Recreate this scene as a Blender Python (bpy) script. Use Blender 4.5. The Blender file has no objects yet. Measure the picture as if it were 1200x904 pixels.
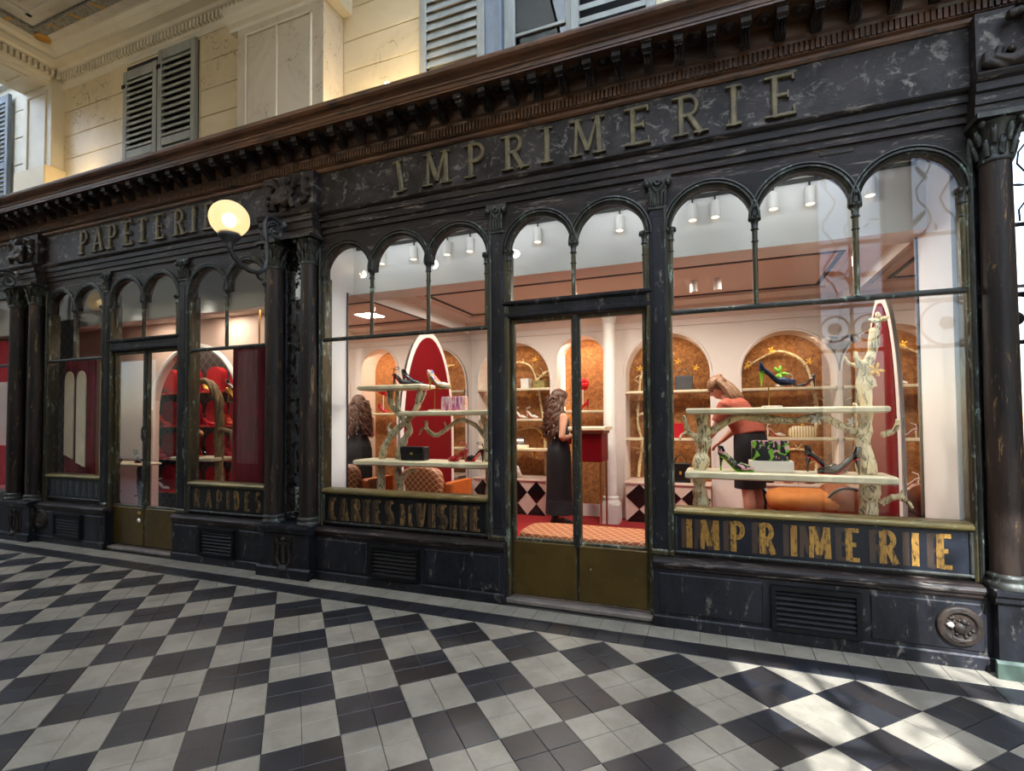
import bpy, bmesh, math, random
from mathutils import Vector, Matrix, Quaternion
random.seed(7)
PI = math.pi
scn = bpy.context.scene
COL = scn.collection

# ------------------------------------------------------------------ camera
cam_d = bpy.data.cameras.new('camera')
cam = bpy.data.objects.new('camera', cam_d)
COL.objects.link(cam)
RT = Vector((0.93193084, 0.36256921, -0.00696285))
UP = Vector((0.01619717, -0.02243562, 0.99961707))
FW = Vector((-0.36227416, 0.93168675, 0.02678104))
mw = Matrix((RT, UP, -FW)).transposed().to_4x4()
mw.translation = Vector((7.75811, -3.56662, 1.56119))
cam.matrix_world = mw
cam_d.sensor_width = 36.0
cam_d.lens = 596.135 / 1200 * 36
cam_d.shift_x = (600 - 606.995) / 1200
cam_d.shift_y = (474.884 - 452) / 1200
cam_d.clip_start = 0.02
cam_d.clip_end = 300
scn.camera = cam
CAMP = mw.translation.copy()

def in_view(x, y, z):
    d = Vector((x, y, z)) - CAMP
    w = d.dot(FW)
    if w < 0.1:
        return None
    return (606.995 + 596.135 * d.dot(RT) / w, 474.884 - 596.135 * d.dot(UP) / w, w)

# ------------------------------------------------------------------ world, sun, exposure
world = bpy.data.worlds.new('world')
scn.world = world
world.use_nodes = True
wn = world.node_tree
wn.nodes.clear()
wo = wn.nodes.new('ShaderNodeOutputWorld')
wb = wn.nodes.new('ShaderNodeBackground')
ws = wn.nodes.new('ShaderNodeTexSky')
ws.sky_type = 'NISHITA'
ws.sun_disc = False
ws.sun_elevation = math.radians(47)
ws.sun_rotation = math.radians(140)
ws.altitude = 50
wb.inputs['Strength'].default_value = 0.56
wn.links.new(ws.outputs[0], wb.inputs[0])
wn.links.new(wb.outputs[0], wo.inputs[0])

sun_d = bpy.data.lights.new('sun', 'SUN')
sun_d.energy = 17.0
sun_d.angle = math.radians(0.53)
sun_d.color = (0.94, 0.97, 1.0)
sun = bpy.data.objects.new('sun', sun_d)
COL.objects.link(sun)
SUNV = Vector((1.2, -3.75, 4.0)).normalized()
sun.rotation_euler = SUNV.to_track_quat('Z', 'Y').to_euler()
sun.location = (14, -8, 10)

scn.view_settings.view_transform = 'Standard'
scn.view_settings.look = 'None'
scn.view_settings.gamma = 1
scn.view_settings.use_curve_mapping = False
scn.view_settings.exposure = 0.0
try:
    scn.cycles.max_bounces = 10
    scn.cycles.transparent_max_bounces = 16
    scn.cycles.sample_clamp_indirect = 6
    scn.cycles.caustics_reflective = False
    scn.cycles.caustics_refractive = False
except Exception:
    pass

# ------------------------------------------------------------------ materials
MATS = {}
def srgb(r, g, b):
    f = lambda c: (c / 255 / 12.92) if c / 255 <= 0.04045 else ((c / 255 + 0.055) / 1.055) ** 2.4
    return (f(r), f(g), f(b), 1.0)

class NT:
    def __init__(self, name):
        self.m = bpy.data.materials.new(name)
        self.m.use_nodes = True
        self.t = self.m.node_tree
        self.t.nodes.clear()
        self.out = self.t.nodes.new('ShaderNodeOutputMaterial')
        self.pos = None
        MATS[name] = self.m
    def n(self, typ, **kw):
        nd = self.t.nodes.new(typ)
        for k, v in kw.items():
            setattr(nd, k, v)
        return nd
    def l(self, a, b):
        self.t.links.new(a, b)
    def P(self):
        if self.pos is None:
            self.pos = self.n('ShaderNodeNewGeometry').outputs['Position']
        return self.pos
    def noise(self, scale, detail=4, rough=0.6, dist=0.0, vec=None):
        nd = self.n('ShaderNodeTexNoise')
        nd.inputs['Scale'].default_value = scale
        nd.inputs['Detail'].default_value = detail
        nd.inputs['Roughness'].default_value = rough
        nd.inputs['Distortion'].default_value = dist
        self.l(vec if vec is not None else self.P(), nd.inputs['Vector'])
        return nd.outputs['Fac']
    def ramp(self, fac, stops):
        nd = self.n('ShaderNodeValToRGB')
        els = nd.color_ramp.elements
        while len(els) < len(stops):
            els.new(0.5)
        for e, (p, c) in zip(els, stops):
            e.position = p
            e.color = c if len(c) == 4 else (*c, 1)
        self.l(fac, nd.inputs[0])
        return nd.outputs[0]
    def fstep(self, fac, a, b):
        nd = self.n('ShaderNodeMapRange')
        nd.interpolation_type = 'SMOOTHSTEP'
        nd.inputs['From Min'].default_value = a
        nd.inputs['From Max'].default_value = b
        self.l(fac, nd.inputs['Value'])
        return nd.outputs[0]
    def mix(self, fac, a, b):
        nd = self.n('ShaderNodeMix', data_type='RGBA')
        for s, v in ((0, fac), (6, a), (7, b)):
            if isinstance(v, (tuple, list)):
                nd.inputs[s].default_value = v
            elif isinstance(v, (int, float)):
                nd.inputs[s].default_value = v
            else:
                self.l(v, nd.inputs[s])
        return nd.outputs[2]
    def math(self, op, a, b=None):
        nd = self.n('ShaderNodeMath', operation=op)
        for i, v in enumerate((a, b)):
            if v is None:
                continue
            if isinstance(v, (int, float)):
                nd.inputs[i].default_value = v
            else:
                self.l(v, nd.inputs[i])
        return nd.outputs[0]
    def sep(self, vec=None):
        nd = self.n('ShaderNodeSeparateXYZ')
        self.l(vec if vec is not None else self.P(), nd.inputs[0])
        return nd.outputs
    def scaled(self, sx, sy, sz):
        nd = self.n('ShaderNodeVectorMath', operation='MULTIPLY')
        self.l(self.P(), nd.inputs[0])
        nd.inputs[1].default_value = (sx, sy, sz)
        return nd.outputs[0]
    def bsdf(self, color, rough=0.5, metal=0.0, spec=0.5, bump=None, bstr=0.3, coat=0.0, emis=None, estr=0.0):
        b = self.n('ShaderNodeBsdfPrincipled')
        for k, v in (('Base Color', color), ('Roughness', rough), ('Metallic', metal)):
            if isinstance(v, (tuple, list, int, float)):
                b.inputs[k].default_value = v
            else:
                self.l(v, b.inputs[k])
        b.inputs['Specular IOR Level'].default_value = spec
        b.inputs['Coat Weight'].default_value = coat
        if emis is not None:
            b.inputs['Emission Color'].default_value = emis
            b.inputs['Emission Strength'].default_value = estr
        if bump is not None:
            bp = self.n('ShaderNodeBump')
            bp.inputs['Strength'].default_value = bstr
            bp.inputs['Distance'].default_value = 0.01
            self.l(bump, bp.inputs['Height'])
            self.l(bp.outputs[0], b.inputs['Normal'])
        self.l(b.outputs[0], self.out.inputs[0])
        return b

def plain(name, rgb, rough=0.5, metal=0.0, spec=0.5, var=0.12, scale=14, coat=0.0, bstr=0.08):
    t = NT(name)
    c = srgb(*rgb)
    d = tuple(x * (1 - var * 1.6) for x in c[:3]) + (1,)
    e = tuple(min(1, x * (1 + var)) for x in c[:3]) + (1,)
    f = t.noise(scale, 5)
    t.bsdf(t.ramp(f, [(0.3, d), (0.7, e)]), rough, metal, spec, f, bstr, coat)
    return t.m

def weathered(name, base, alt, scuff, scale=3.0, rough=0.5, metal=0.0, lo=0.60, hi=0.72, streak=(1, 1, 0.35), bstr=0.35, spec=0.5):
    t = NT(name)
    v = t.scaled(*streak)
    n1 = t.noise(scale, 6, 0.65, 0.3, v)
    n2 = t.noise(scale * 3.3, 8, 0.75, 0.6, v)
    n3 = t.noise(scale * 14, 4, 0.7)
    c = t.mix(t.fstep(n1, 0.38, 0.62), srgb(*base), srgb(*alt))
    c = t.mix(t.fstep(n2, lo, hi), c, srgb(*scuff))
    r = t.math('ADD', t.math('MULTIPLY', n3, 0.3), rough - 0.15)
    hgt = t.math('ADD', t.math('MULTIPLY', n2, 0.6), t.math('MULTIPLY', n3, 0.4))
    t.bsdf(c, r, metal, spec, hgt, bstr)
    return t.m

def bark(name, c1, c2, line):
    t = NT(name)
    n1 = t.noise(9, 4, 0.6, 0.4, t.scaled(1, 1, 0.4))
    n2 = t.noise(16, 2, 0.5, 1.6, t.scaled(1, 1, 0.32))
    v = t.math('ABSOLUTE', t.math('SUBTRACT', n2, 0.5))
    f = t.math('SUBTRACT', 1.0, t.fstep(v, 0.006, 0.035))
    c = t.mix(t.fstep(n1, 0.35, 0.65), srgb(*c1), srgb(*c2))
    c = t.mix(t.math('MULTIPLY', f, 0.85), c, srgb(*line))
    t.bsdf(c, 0.5, bump=t.math('SUBTRACT', n1, f), bstr=0.7)
weathered('black_paint', (15, 16, 20), (32, 32, 38), (124, 118, 108), 3.2, 0.46, lo=0.56, hi=0.70, streak=(1.2, 1.2, 0.5), bstr=0.5, spec=0.28)
weathered('column_paint', (22, 17, 16), (48, 36, 30), (150, 116, 74), 3.4, 0.46, lo=0.58, hi=0.68, streak=(2.2, 2.2, 0.3), bstr=0.5, spec=0.3)
weathered('frieze_paint', (20, 14, 13), (50, 43, 42), (112, 106, 100), 2.6, 0.5, lo=0.52, hi=0.64, streak=(1, 1, 1.2), spec=0.25)
weathered('dark_wood', (20, 15, 14), (46, 36, 33), (116, 104, 95), 3.4, 0.5, lo=0.54, hi=0.67, streak=(0.30, 1, 2.2), bstr=0.5, spec=0.25)
weathered('brown_wood', (70, 44, 28), (100, 66, 42), (44, 31, 25), 3.6, 0.42, lo=0.52, hi=0.64, streak=(0.3, 1, 1.6), bstr=0.4)
weathered('iron_black', (9, 9, 10), (18, 17, 18), (60, 54, 48), 6.0, 0.55, lo=0.62, hi=0.80, streak=(1, 1, 1), spec=0.2)
weathered('iron_brown', (32, 26, 23), (52, 42, 35), (108, 94, 78), 9.0, 0.5, lo=0.58, hi=0.72, streak=(1, 1, 1), spec=0.3)
weathered('bronze', (74, 64, 38), (46, 44, 34), (140, 156, 142), 6.0, 0.42, metal=0.35, lo=0.54, hi=0.66, streak=(1, 1, 0.3))
weathered('bronze_dark', (34, 34, 31), (54, 54, 48), (132, 150, 138), 7.0, 0.45, metal=0.3, lo=0.56, hi=0.68, streak=(1, 1, 0.4))
weathered('brass_sill', (124, 108, 62), (96, 84, 52), (160, 150, 112), 6.0, 0.38, metal=0.5, lo=0.55, hi=0.7, streak=(0.4, 1, 1))
weathered('brass_plate', (100, 80, 38), (84, 66, 32), (118, 98, 58), 2.2, 0.36, metal=0.55, lo=0.58, hi=0.8, streak=(1, 1, 1), bstr=0.12)
weathered('lamp_iron', (52, 54, 56), (74, 76, 78), (104, 106, 104), 12, 0.45, metal=0.4, streak=(1, 1, 1))
weathered('sign_panel', (12, 15, 23), (22, 26, 36), (104, 116, 130), 2.6, 0.42, lo=0.62, hi=0.80, streak=(1, 1, 1), bstr=0.1, spec=0.3)
weathered('sign_panel_dark', (11, 12, 14), (24, 24, 26), (80, 80, 80), 3.0, 0.42, lo=0.60, hi=0.78, streak=(1, 1, 1), bstr=0.1, spec=0.3)
weathered('sign_gold', (170, 128, 54), (140, 102, 44), (54, 40, 24), 9.0, 0.45, metal=0.2, lo=0.50, hi=0.60, streak=(2.6, 1, 0.7), bstr=0.1)
weathered('sign_gold_worn', (140, 106, 56), (98, 76, 44), (34, 28, 22), 9.0, 0.5, metal=0.1, lo=0.46, hi=0.56, streak=(1.6, 1, 0.6), bstr=0.1)
weathered('sign_brown', (62, 42, 26), (44, 30, 22), (92, 66, 38), 7.0, 0.5, lo=0.6, hi=0.75, streak=(2, 1, 0.5), bstr=0.1)
weathered('sign_ghost', (62, 70, 72), (40, 46, 50), (96, 104, 104), 8.0, 0.5, lo=0.6, hi=0.75, streak=(2, 1, 0.5), bstr=0.1)
weathered('letter_bronze', (108, 96, 66), (80, 70, 50), (58, 52, 42), 10, 0.5, metal=0.2, lo=0.56, hi=0.7, streak=(1, 1, 1))
weathered('shutter_paint', (152, 155, 150), (136, 139, 134), (104, 106, 102), 4.0, 0.55, lo=0.64, hi=0.82, streak=(1, 1, 0.4), bstr=0.15)
weathered('shutter_blue', (120, 130, 142), (104, 112, 122), (140, 146, 150), 4.0, 0.55, lo=0.66, hi=0.85, streak=(1, 1, 0.4), bstr=0.15)  # far shutters: the bluish skylight is put into this colour
weathered('ceil_paint', (200, 196, 187), (184, 180, 171), (150, 146, 138), 2.5, 0.6, lo=0.68, hi=0.9, streak=(1, 1, 1), bstr=0.08)
weathered('garland', (160, 157, 148), (124, 121, 114), (86, 84, 78), 26, 0.7, lo=0.5, hi=0.6, streak=(1, 1, 1), bstr=0.8)
weathered('tile_white', (141, 134, 121), (126, 119, 107), (104, 96, 84), 5.0, 0.36, lo=0.58, hi=0.80, streak=(1, 1, 1), bstr=0.14)
weathered('tile_black', (31, 32, 37), (43, 43, 46), (92, 86, 78), 5.0, 0.34, lo=0.66, hi=0.82, streak=(1, 1, 1), bstr=0.14)
weathered('tile_black_warm', (40, 36, 35), (34, 32, 34), (98, 88, 76), 5.0, 0.34, lo=0.64, hi=0.80, streak=(1, 1, 1), bstr=0.14)
weathered('mortar', (58, 54, 48), (44, 42, 38), (36, 34, 32), 9.0, 0.85, streak=(1, 1, 1))
weathered('stone_step', (120, 108, 98), (98, 88, 82), (70, 64, 60), 5, 0.7, streak=(1, 1, 1))
bark('branch', (240, 220, 174), (216, 192, 142), (78, 56, 32))
bark('branch_grey', (214, 202, 166), (176, 160, 124), (70, 58, 42))
weathered('vine_wood', (150, 120, 74), (112, 86, 52), (66, 48, 30), 12.0, 0.55, lo=0.52, hi=0.62, streak=(1, 1, 0.3), bstr=1.0)
weathered('board', (220, 206, 172), (200, 184, 148), (158, 142, 112), 5.0, 0.45, lo=0.58, hi=0.76, streak=(0.3, 1, 1), bstr=0.25)
weathered('cork', (172, 116, 64), (134, 86, 46), (78, 48, 26), 5.0, 0.9, lo=0.53, hi=0.62, streak=(3, 3, 3), bstr=0.6)
plain('plaster', (226, 214, 204), 0.6, var=0.03, scale=3)
plain('plaster_white', (232, 230, 226), 0.6, var=0.03, scale=3)
plain('plaster_pink', (214, 186, 172), 0.6, var=0.03, scale=3)
plain('lacquer_red', (108, 5, 16), 0.4, spec=0.15, var=0.05, scale=3, bstr=0.0)
plain('velvet_red', (178, 12, 26), 0.9, var=0.2, scale=8)
plain('curtain_red', (112, 10, 26), 0.85, var=0.25, scale=5)
plain('curtain_cream', (214, 196, 166), 0.85, var=0.08, scale=5)
plain('carpet_red', (150, 10, 18), 0.95, var=0.15, scale=60, bstr=0.4)
plain('gold_leaf', (232, 182, 70), 0.35, 0.7, var=0.1)
plain('gold_trim', (196, 146, 64), 0.4, 0.5, var=0.1)
plain('brass', (176, 134, 70), 0.28, 0.9, var=0.1)
plain('black_track', (14, 14, 16), 0.5, var=0.1)
plain('spot_white', (226, 224, 218), 0.4, var=0.02)
plain('patent_black', (10, 10, 12), 0.08, var=0.1, coat=1.0, bstr=0)
plain('leather_black', (22, 20, 22), 0.35, var=0.2)
plain('leather_grey', (74, 72, 74), 0.4, var=0.15)
plain('sole_red', (206, 20, 30), 0.25, var=0.05)
plain('shoe_red', (190, 30, 44), 0.3, var=0.1)
plain('shoe_white', (232, 226, 214), 0.4, var=0.05)
plain('shoe_gold', (214, 172, 80), 0.3, 0.6, var=0.1)
plain('shoe_tan', (170, 106, 54), 0.4, var=0.1)
plain('shoe_orange', (222, 74, 36), 0.4, var=0.1)
plain('shoe_green', (150, 214, 50), 0.4, var=0.1)
plain('shoe_navy', (24, 40, 70), 0.35, var=0.1)
plain('box_cream', (236, 218, 196), 0.5, var=0.03)
plain('box_white', (232, 230, 224), 0.5, var=0.03)
plain('box_olive', (150, 140, 84), 0.4, 0.2, var=0.1)
plain('leather_orange', (188, 96, 34), 0.45, var=0.15)
plain('leather_brown', (128, 60, 22), 0.35, var=0.15)
plain('suede_orange', (172, 98, 26), 0.8, var=0.12)
plain('skin', (206, 152, 124), 0.5, var=0.05)
plain('hair_brown', (84, 52, 34), 0.5, var=0.5, scale=30, bstr=0.6)
plain('hair_blond', (132, 92, 60), 0.5, var=0.45, scale=30, bstr=0.6)
plain('cloth_charcoal', (42, 42, 48), 0.8, var=0.15)
plain('cloth_black', (14, 14, 17), 0.8, var=0.2)
plain('cloth_rust', (164, 80, 58), 0.85, var=0.12)
plain('checker_black', (18, 18, 20), 0.2, var=0.1)
plain('checker_pink', (222, 196, 180), 0.3, var=0.04)
plain('silver', (190, 190, 192), 0.25, 0.9, var=0.05)
plain('lens_dark', (16, 18, 24), 0.15, var=0.05)
plain('flower_red', (232, 22, 40), 0.7, var=0.2)
plain('white_paint', (226, 222, 214), 0.5, var=0.04)
plain('verdigris', (58, 74, 64), 0.6, var=0.2, scale=20)
plain('screw_white', (214, 212, 206), 0.4, var=0.05)
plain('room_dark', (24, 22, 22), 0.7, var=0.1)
plain('awning_white', (220, 218, 210), 0.6, var=0.04)

def marble(name, c1, c2, vein, sc=1.6, amt=0.8):
    t = NT(name)
    n1 = t.noise(sc, 5, 0.6, 0.8)
    n2 = t.noise(sc * 1.7, 3, 0.5, 1.8)
    base = t.mix(t.fstep(n1, 0.35, 0.65), srgb(*c1), srgb(*c2))
    v = t.math('ABSOLUTE', t.math('SUBTRACT', n2, 0.5))
    vf = t.math('MULTIPLY', t.math('SUBTRACT', 1.0, t.fstep(v, 0.002, 0.013)), t.fstep(n1, 0.47, 0.60))
    t.bsdf(t.mix(t.math('MULTIPLY', vf, amt), base, srgb(*vein)), 0.45)
    return t.m
marble('marble_cream', (216, 200, 166), (202, 186, 152), (120, 100, 80))
marble('marble_panel', (196, 184, 162), (184, 172, 150), (124, 100, 84), 1.9)
marble('marble_pale', (214, 206, 186), (204, 196, 176), (150, 138, 120), 1.2, 0.15)

t = NT('mirror')
g = t.n('ShaderNodeBsdfGlossy'); g.inputs['Color'].default_value = (0.86, 0.83, 0.80, 1); g.inputs['Roughness'].default_value = 0.004
t.l(g.outputs[0], t.out.inputs[0])
t = NT('mirror_old')
g = t.n('ShaderNodeBsdfGlossy'); g.inputs['Roughness'].default_value = 0.02
d = t.n('ShaderNodeBsdfDiffuse'); d.inputs['Color'].default_value = srgb(26, 22, 22)
mx = t.n('ShaderNodeMixShader')
nf = t.fstep(t.noise(14, 6, 0.7, 0.5), 0.46, 0.58)
g.inputs['Color'].default_value = (0.8, 0.82, 0.84, 1)
t.l(nf, mx.inputs[0]); t.l(g.outputs[0], mx.inputs[1]); t.l(d.outputs[0], mx.inputs[2]); t.l(mx.outputs[0], t.out.inputs[0])

def glassmat(name, r0=0.028, tint=(0.97, 0.98, 0.98, 1)):
    t = NT(name)
    lw = t.n('ShaderNodeLayerWeight'); lw.inputs['Blend'].default_value = 0.5
    p = t.math('POWER', lw.outputs['Facing'], 4.0)
    f = t.math('ADD', t.math('MULTIPLY', p, 0.55), r0)
    tr = t.n('ShaderNodeBsdfTransparent'); tr.inputs['Color'].default_value = tint
    gl = t.n('ShaderNodeBsdfGlossy'); gl.inputs['Roughness'].default_value = 0.0
    m = t.n('ShaderNodeMixShader')
    t.l(f, m.inputs[0]); t.l(tr.outputs[0], m.inputs[1]); t.l(gl.outputs[0], m.inputs[2]); t.l(m.outputs[0], t.out.inputs[0])
    return t.m
glassmat('glass')
glassmat('glass_dark', 0.06, (0.35, 0.36, 0.36, 1))

t = NT('globe_glass')        # frosted lamp globe, lit from inside: brightest where the bulb sits
tl = t.n('ShaderNodeBsdfTranslucent'); tl.inputs['Color'].default_value = srgb(255, 240, 214)
df = t.n('ShaderNodeBsdfDiffuse'); df.inputs['Color'].default_value = srgb(246, 236, 214)
tp = t.n('ShaderNodeBsdfTransparent'); tp.inputs['Color'].default_value = srgb(255, 246, 226)
m1 = t.n('ShaderNodeMixShader'); m1.inputs[0].default_value = 0.3
m2 = t.n('ShaderNodeMixShader'); m2.inputs[0].default_value = 0.22
t.l(tl.outputs[0], m1.inputs[1]); t.l(df.outputs[0], m1.inputs[2]); t.l(m1.outputs[0], m2.inputs[1]); t.l(tp.outputs[0], m2.inputs[2]); t.l(m2.outputs[0], t.out.inputs[0])

t = NT('frosted_glass')
tl = t.n('ShaderNodeBsdfTranslucent'); tl.inputs['Color'].default_value = (0.82, 0.91, 1.0, 1)  # bluish tint added to cool the daylight under the unseen roofs
t.l(tl.outputs[0], t.out.inputs[0])

def emit(name, rgb, s):
    t = NT(name)
    e = t.n('ShaderNodeEmission'); e.inputs[0].default_value = srgb(*rgb); e.inputs[1].default_value = s
    t.l(e.outputs[0], t.out.inputs[0])
    return t.m
emit('bulb_warm', (255, 226, 178), 11)
emit('bulb_spot', (255, 240, 222), 1.6)
emit('reveal_glow', (255, 226, 190), 5.0)  # glow for the lit niche reveal, which is no lamp

def lattice(name, base, line, k, w=0.10, rough=0.5):
    t = NT(name)
    s = t.sep()
    u = s[0]; v = t.math('ADD', t.math('MULTIPLY', s[1], 0.7), s[2])
    a = t.math('FRACT', t.math('MULTIPLY', t.math('ADD', u, v), k))
    b = t.math('FRACT', t.math('MULTIPLY', t.math('SUBTRACT', u, v), k))
    f = t.math('MAXIMUM', t.math('LESS_THAN', a, w), t.math('LESS_THAN', b, w))
    n = t.noise(12, 4)
    c = t.mix(n, tuple(x * 0.75 for x in srgb(*base)[:3]) + (1,), srgb(*base))
    t.bsdf(t.mix(f, c, srgb(*line)), rough, bump=f, bstr=0.2)
    return t.m
lattice('lattice_orange', (176, 88, 28), (236, 214, 176), 11, 0.07)
lattice('lattice_brown', (140, 70, 24), (226, 200, 160), 14, 0.08)
lattice('lattice_dark', (46, 42, 42), (96, 90, 86), 6, 0.10)

t = NT('floral_black')       # black print with green and pink blobs
n = t.noise(15, 1, 0.4, 1.0); n2 = t.noise(18, 1, 0.4, 1.4, t.scaled(1.1, 1, 0.9))
c = t.mix(t.fstep(n, 0.57, 0.60), srgb(18, 18, 22), srgb(120, 176, 44))
c = t.mix(t.fstep(n2, 0.60, 0.63), c, srgb(226, 160, 160))
t.bsdf(c, 0.3)
t = NT('stripe_pink')
s = t.sep(); n = t.noise(10, 3, 0.6, 0.6, t.scaled(4, 1, 0.5))
t.bsdf(t.ramp(n, [(0.3, srgb(70, 30, 110)), (0.42, srgb(226, 120, 160)), (0.52, srgb(250, 220, 214)), (0.62, srgb(236, 150, 110)), (0.75, srgb(180, 50, 110))]), 0.35)
t = NT('multi_pastel')
n = t.noise(16, 2, 0.5, 1.0)
t.bsdf(t.ramp(n, [(0.3, srgb(70, 120, 220)), (0.45, srgb(240, 232, 226)), (0.58, srgb(236, 190, 90)), (0.7, srgb(226, 70, 130))]), 0.3)
t = NT('pleat_cream')
s = t.sep(); w = t.math('SINE', t.math('MULTIPLY', s[0], 190))
t.bsdf(t.mix(t.fstep(w, -0.2, 0.8), srgb(190, 158, 104), srgb(246, 232, 196)), 0.4)

# ------------------------------------------------------------------ mesh building
def V(*a):
    return Vector(a)

class MB:
    def __init__(self):
        self.v = []; self.f = []; self.s = []
    def add(self, vs, fs, smooth=False):
        o = len(self.v)
        self.v.extend(Vector(p) for p in vs)
        self.f.extend(tuple(i + o for i in f) for f in fs)
        self.s.extend([smooth] * len(fs))
        return self
    def box(self, x0, x1, y0, y1, z0, z1):
        return self.add([(x0, y0, z0), (x1, y0, z0), (x1, y1, z0), (x0, y1, z0), (x0, y0, z1), (x1, y0, z1), (x1, y1, z1), (x0, y1, z1)],
                        [(3, 2, 1, 0), (4, 5, 6, 7), (0, 1, 5, 4), (1, 2, 6, 5), (2, 3, 7, 6), (3, 0, 4, 7)])
    def bbox(self, x0, x1, y0, y1, z0, z1, b=0.006):
        # box whose edges are chamfered on the front (low y) face
        return self.add([(x0, y1, z0), (x1, y1, z0), (x1, y1, z1), (x0, y1, z1),
                         (x0, y0 + b, z0), (x1, y0 + b, z0), (x1, y0 + b, z1), (x0, y0 + b, z1),
                         (x0 + b, y0, z0 + b), (x1 - b, y0, z0 + b), (x1 - b, y0, z1 - b), (x0 + b, y0, z1 - b)],
                        [(1, 0, 3, 2), (0, 1, 5, 4), (1, 2, 6, 5), (2, 3, 7, 6), (3, 0, 4, 7),
                         (4, 5, 9, 8), (5, 6, 10, 9), (6, 7, 11, 10), (7, 4, 8, 11), (8, 9, 10, 11)])
    def prism(self, poly, y0, y1):
        # polygon in (x,z), anticlockwise seen from -y, extruded along y
        n = len(poly)
        vs = [(x, y0, z) for x, z in poly] + [(x, y1, z) for x, z in poly]
        fs = [tuple(range(n)), tuple(range(2 * n - 1, n - 1, -1))]
        fs += [(i, i + n, (i + 1) % n + n, (i + 1) % n) for i in range(n)]
        return self.add(vs, fs)
    def extr_x(self, prof, x0, x1, smooth=False):
        # closed profile in (y,z) extruded along x
        n = len(prof)
        vs = [(x0, y, z) for y, z in prof] + [(x1, y, z) for y, z in prof]
        fs = [tuple(range(n - 1, -1, -1)), tuple(range(n, 2 * n))]
        o = len(self.v)
        self.add(vs, fs)
        self.add(vs, [(i, (i + 1) % n, (i + 1) % n + n, i + n) for i in range(n)], smooth)
        return self
    def extr_y(self, prof, y0, y1):
        # closed profile in (x,z) extruded along y (moulding that runs into the depth)
        return self.prism(prof, y0, y1)
    def loft(self, rings, cap=True, smooth=True):
        n = len(rings[0])
        vs = [p for r in rings for p in r]
        fs = []
        for k in range(len(rings) - 1):
            for i in range(n):
                j = (i + 1) % n
                fs.append((k * n + i, k * n + j, (k + 1) * n + j, (k + 1) * n + i))
        self.add(vs, fs, smooth)
        if cap:
            self.add(rings[0], [tuple(range(n - 1, -1, -1))])
            self.add(rings[-1], [tuple(range(n))])
        return self
    def lathe(self, prof, c=(0, 0, 0), n=16, axis='z', smooth=True, cap=True):
        rings = []
        for r, h in prof:
            ring = []
            for i in range(n):
                a = 2 * PI * i / n
                if axis == 'z':
                    ring.append((c[0] + r * math.cos(a), c[1] + r * math.sin(a), c[2] + h))
                elif axis == 'y':
                    ring.append((c[0] + r * math.cos(a), c[1] - h, c[2] + r * math.sin(a)))
                else:
                    ring.append((c[0] + h, c[1] + r * math.cos(a), c[2] + r * math.sin(a)))
            rings.append(ring)
        return self.loft(rings, cap, smooth)
    def tube(self, pts, rad, n=8, cap=True, smooth=True, ell=1.0):
        pts = [Vector(p) for p in pts]
        if not isinstance(rad, (list, tuple)):
            rad = [rad] * len(pts)
        rings = []
        prev = None
        for k, p in enumerate(pts):
            t_ = (pts[min(k + 1, len(pts) - 1)] - pts[max(k - 1, 0)])
            if t_.length < 1e-9:
                t_ = Vector((0, 0, 1))
            t_.normalize()
            if prev is None:
                ref = Vector((0, 0, 1)) if abs(t_.z) < 0.9 else Vector((1, 0, 0))
                a = t_.cross(ref).normalized()
            else:
                a = prev - t_ * prev.dot(t_)
                if a.length < 1e-6:
                    a = t_.cross(Vector((0, 0, 1)))
                a.normalize()
            b = t_.cross(a)
            prev = a
            rings.append([p + (a * math.cos(2 * PI * i / n) + b * ell * math.sin(2 * PI * i / n)) * rad[k] for i in range(n)])
        return self.loft(rings, cap, smooth)
    def ball(self, c, rx, ry=None, rz=None, n=10, m=7, rot=None):
        ry = rx if ry is None else ry
        rz = rx if rz is None else rz
        vs = []; fs = []
        for j in range(m + 1):
            th = PI * j / m
            for i in range(n):
                a = 2 * PI * i / n
                p = Vector((rx * math.sin(th) * math.cos(a), ry * math.sin(th) * math.sin(a), rz * math.cos(th)))
                if rot is not None:
                    p = rot @ p
                vs.append(p + Vector(c))
        for j in range(m):
            for i in range(n):
                k = (i + 1) % n
                fs.append((j * n + i, (j + 1) * n + i, (j + 1) * n + k, j * n + k))
        return self.add(vs, fs, True)
    def xf(self, M, start=0):
        for i in range(start, len(self.v)):
            self.v[i] = M @ self.v[i]
        return self

_mesh_cache = {}
def make_mesh(name, mb, off=None):
    me = bpy.data.meshes.new(name)
    vs = mb.v if off is None else [p - off for p in mb.v]
    me.from_pydata([tuple(p) for p in vs], [], mb.f)
    me.polygons.foreach_set('use_smooth', mb.s)
    me.update()
    return me

def link(name, data, mat=None, parent=None, loc=None):
    o = bpy.data.objects.new(name, data)
    COL.objects.link(o)
    if mat is not None and data is not None and not data.materials:
        data.materials.append(MATS[mat])
    if parent is not None:
        o.parent = parent
    if loc is not None:
        o.location = loc
    return o

def tag(o, label, cat=None, group=None, kind=None):
    o['label'] = label
    if cat: o['category'] = cat
    if group: o['group'] = group
    if kind: o['kind'] = kind
    return o

def thing(name, label, cat, loc=(0, 0, 0), rz=0.0, group=None, kind=None, parent=None):
    o = link(name, None)
    o.location = loc
    o.rotation_euler = (0, 0, rz)
    o.empty_display_size = 0.1
    return tag(o, label, cat, group, kind)

def worldloc(o):
    p = Vector(o.location)
    q = o.parent
    while q is not None:
        p = p + Vector(q.location)
        q = q.parent
    return p

def part(name, mb, mat, parent, world=True, label=None, kind=None):
    """mesh child; mb in world coordinates (unrotated parents) unless world is False"""
    me = make_mesh(name, mb, worldloc(parent) if world else None)
    o = link(name, me, mat, parent)
    if label: o['label'] = label
    if kind: o['kind'] = kind
    return o

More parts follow.
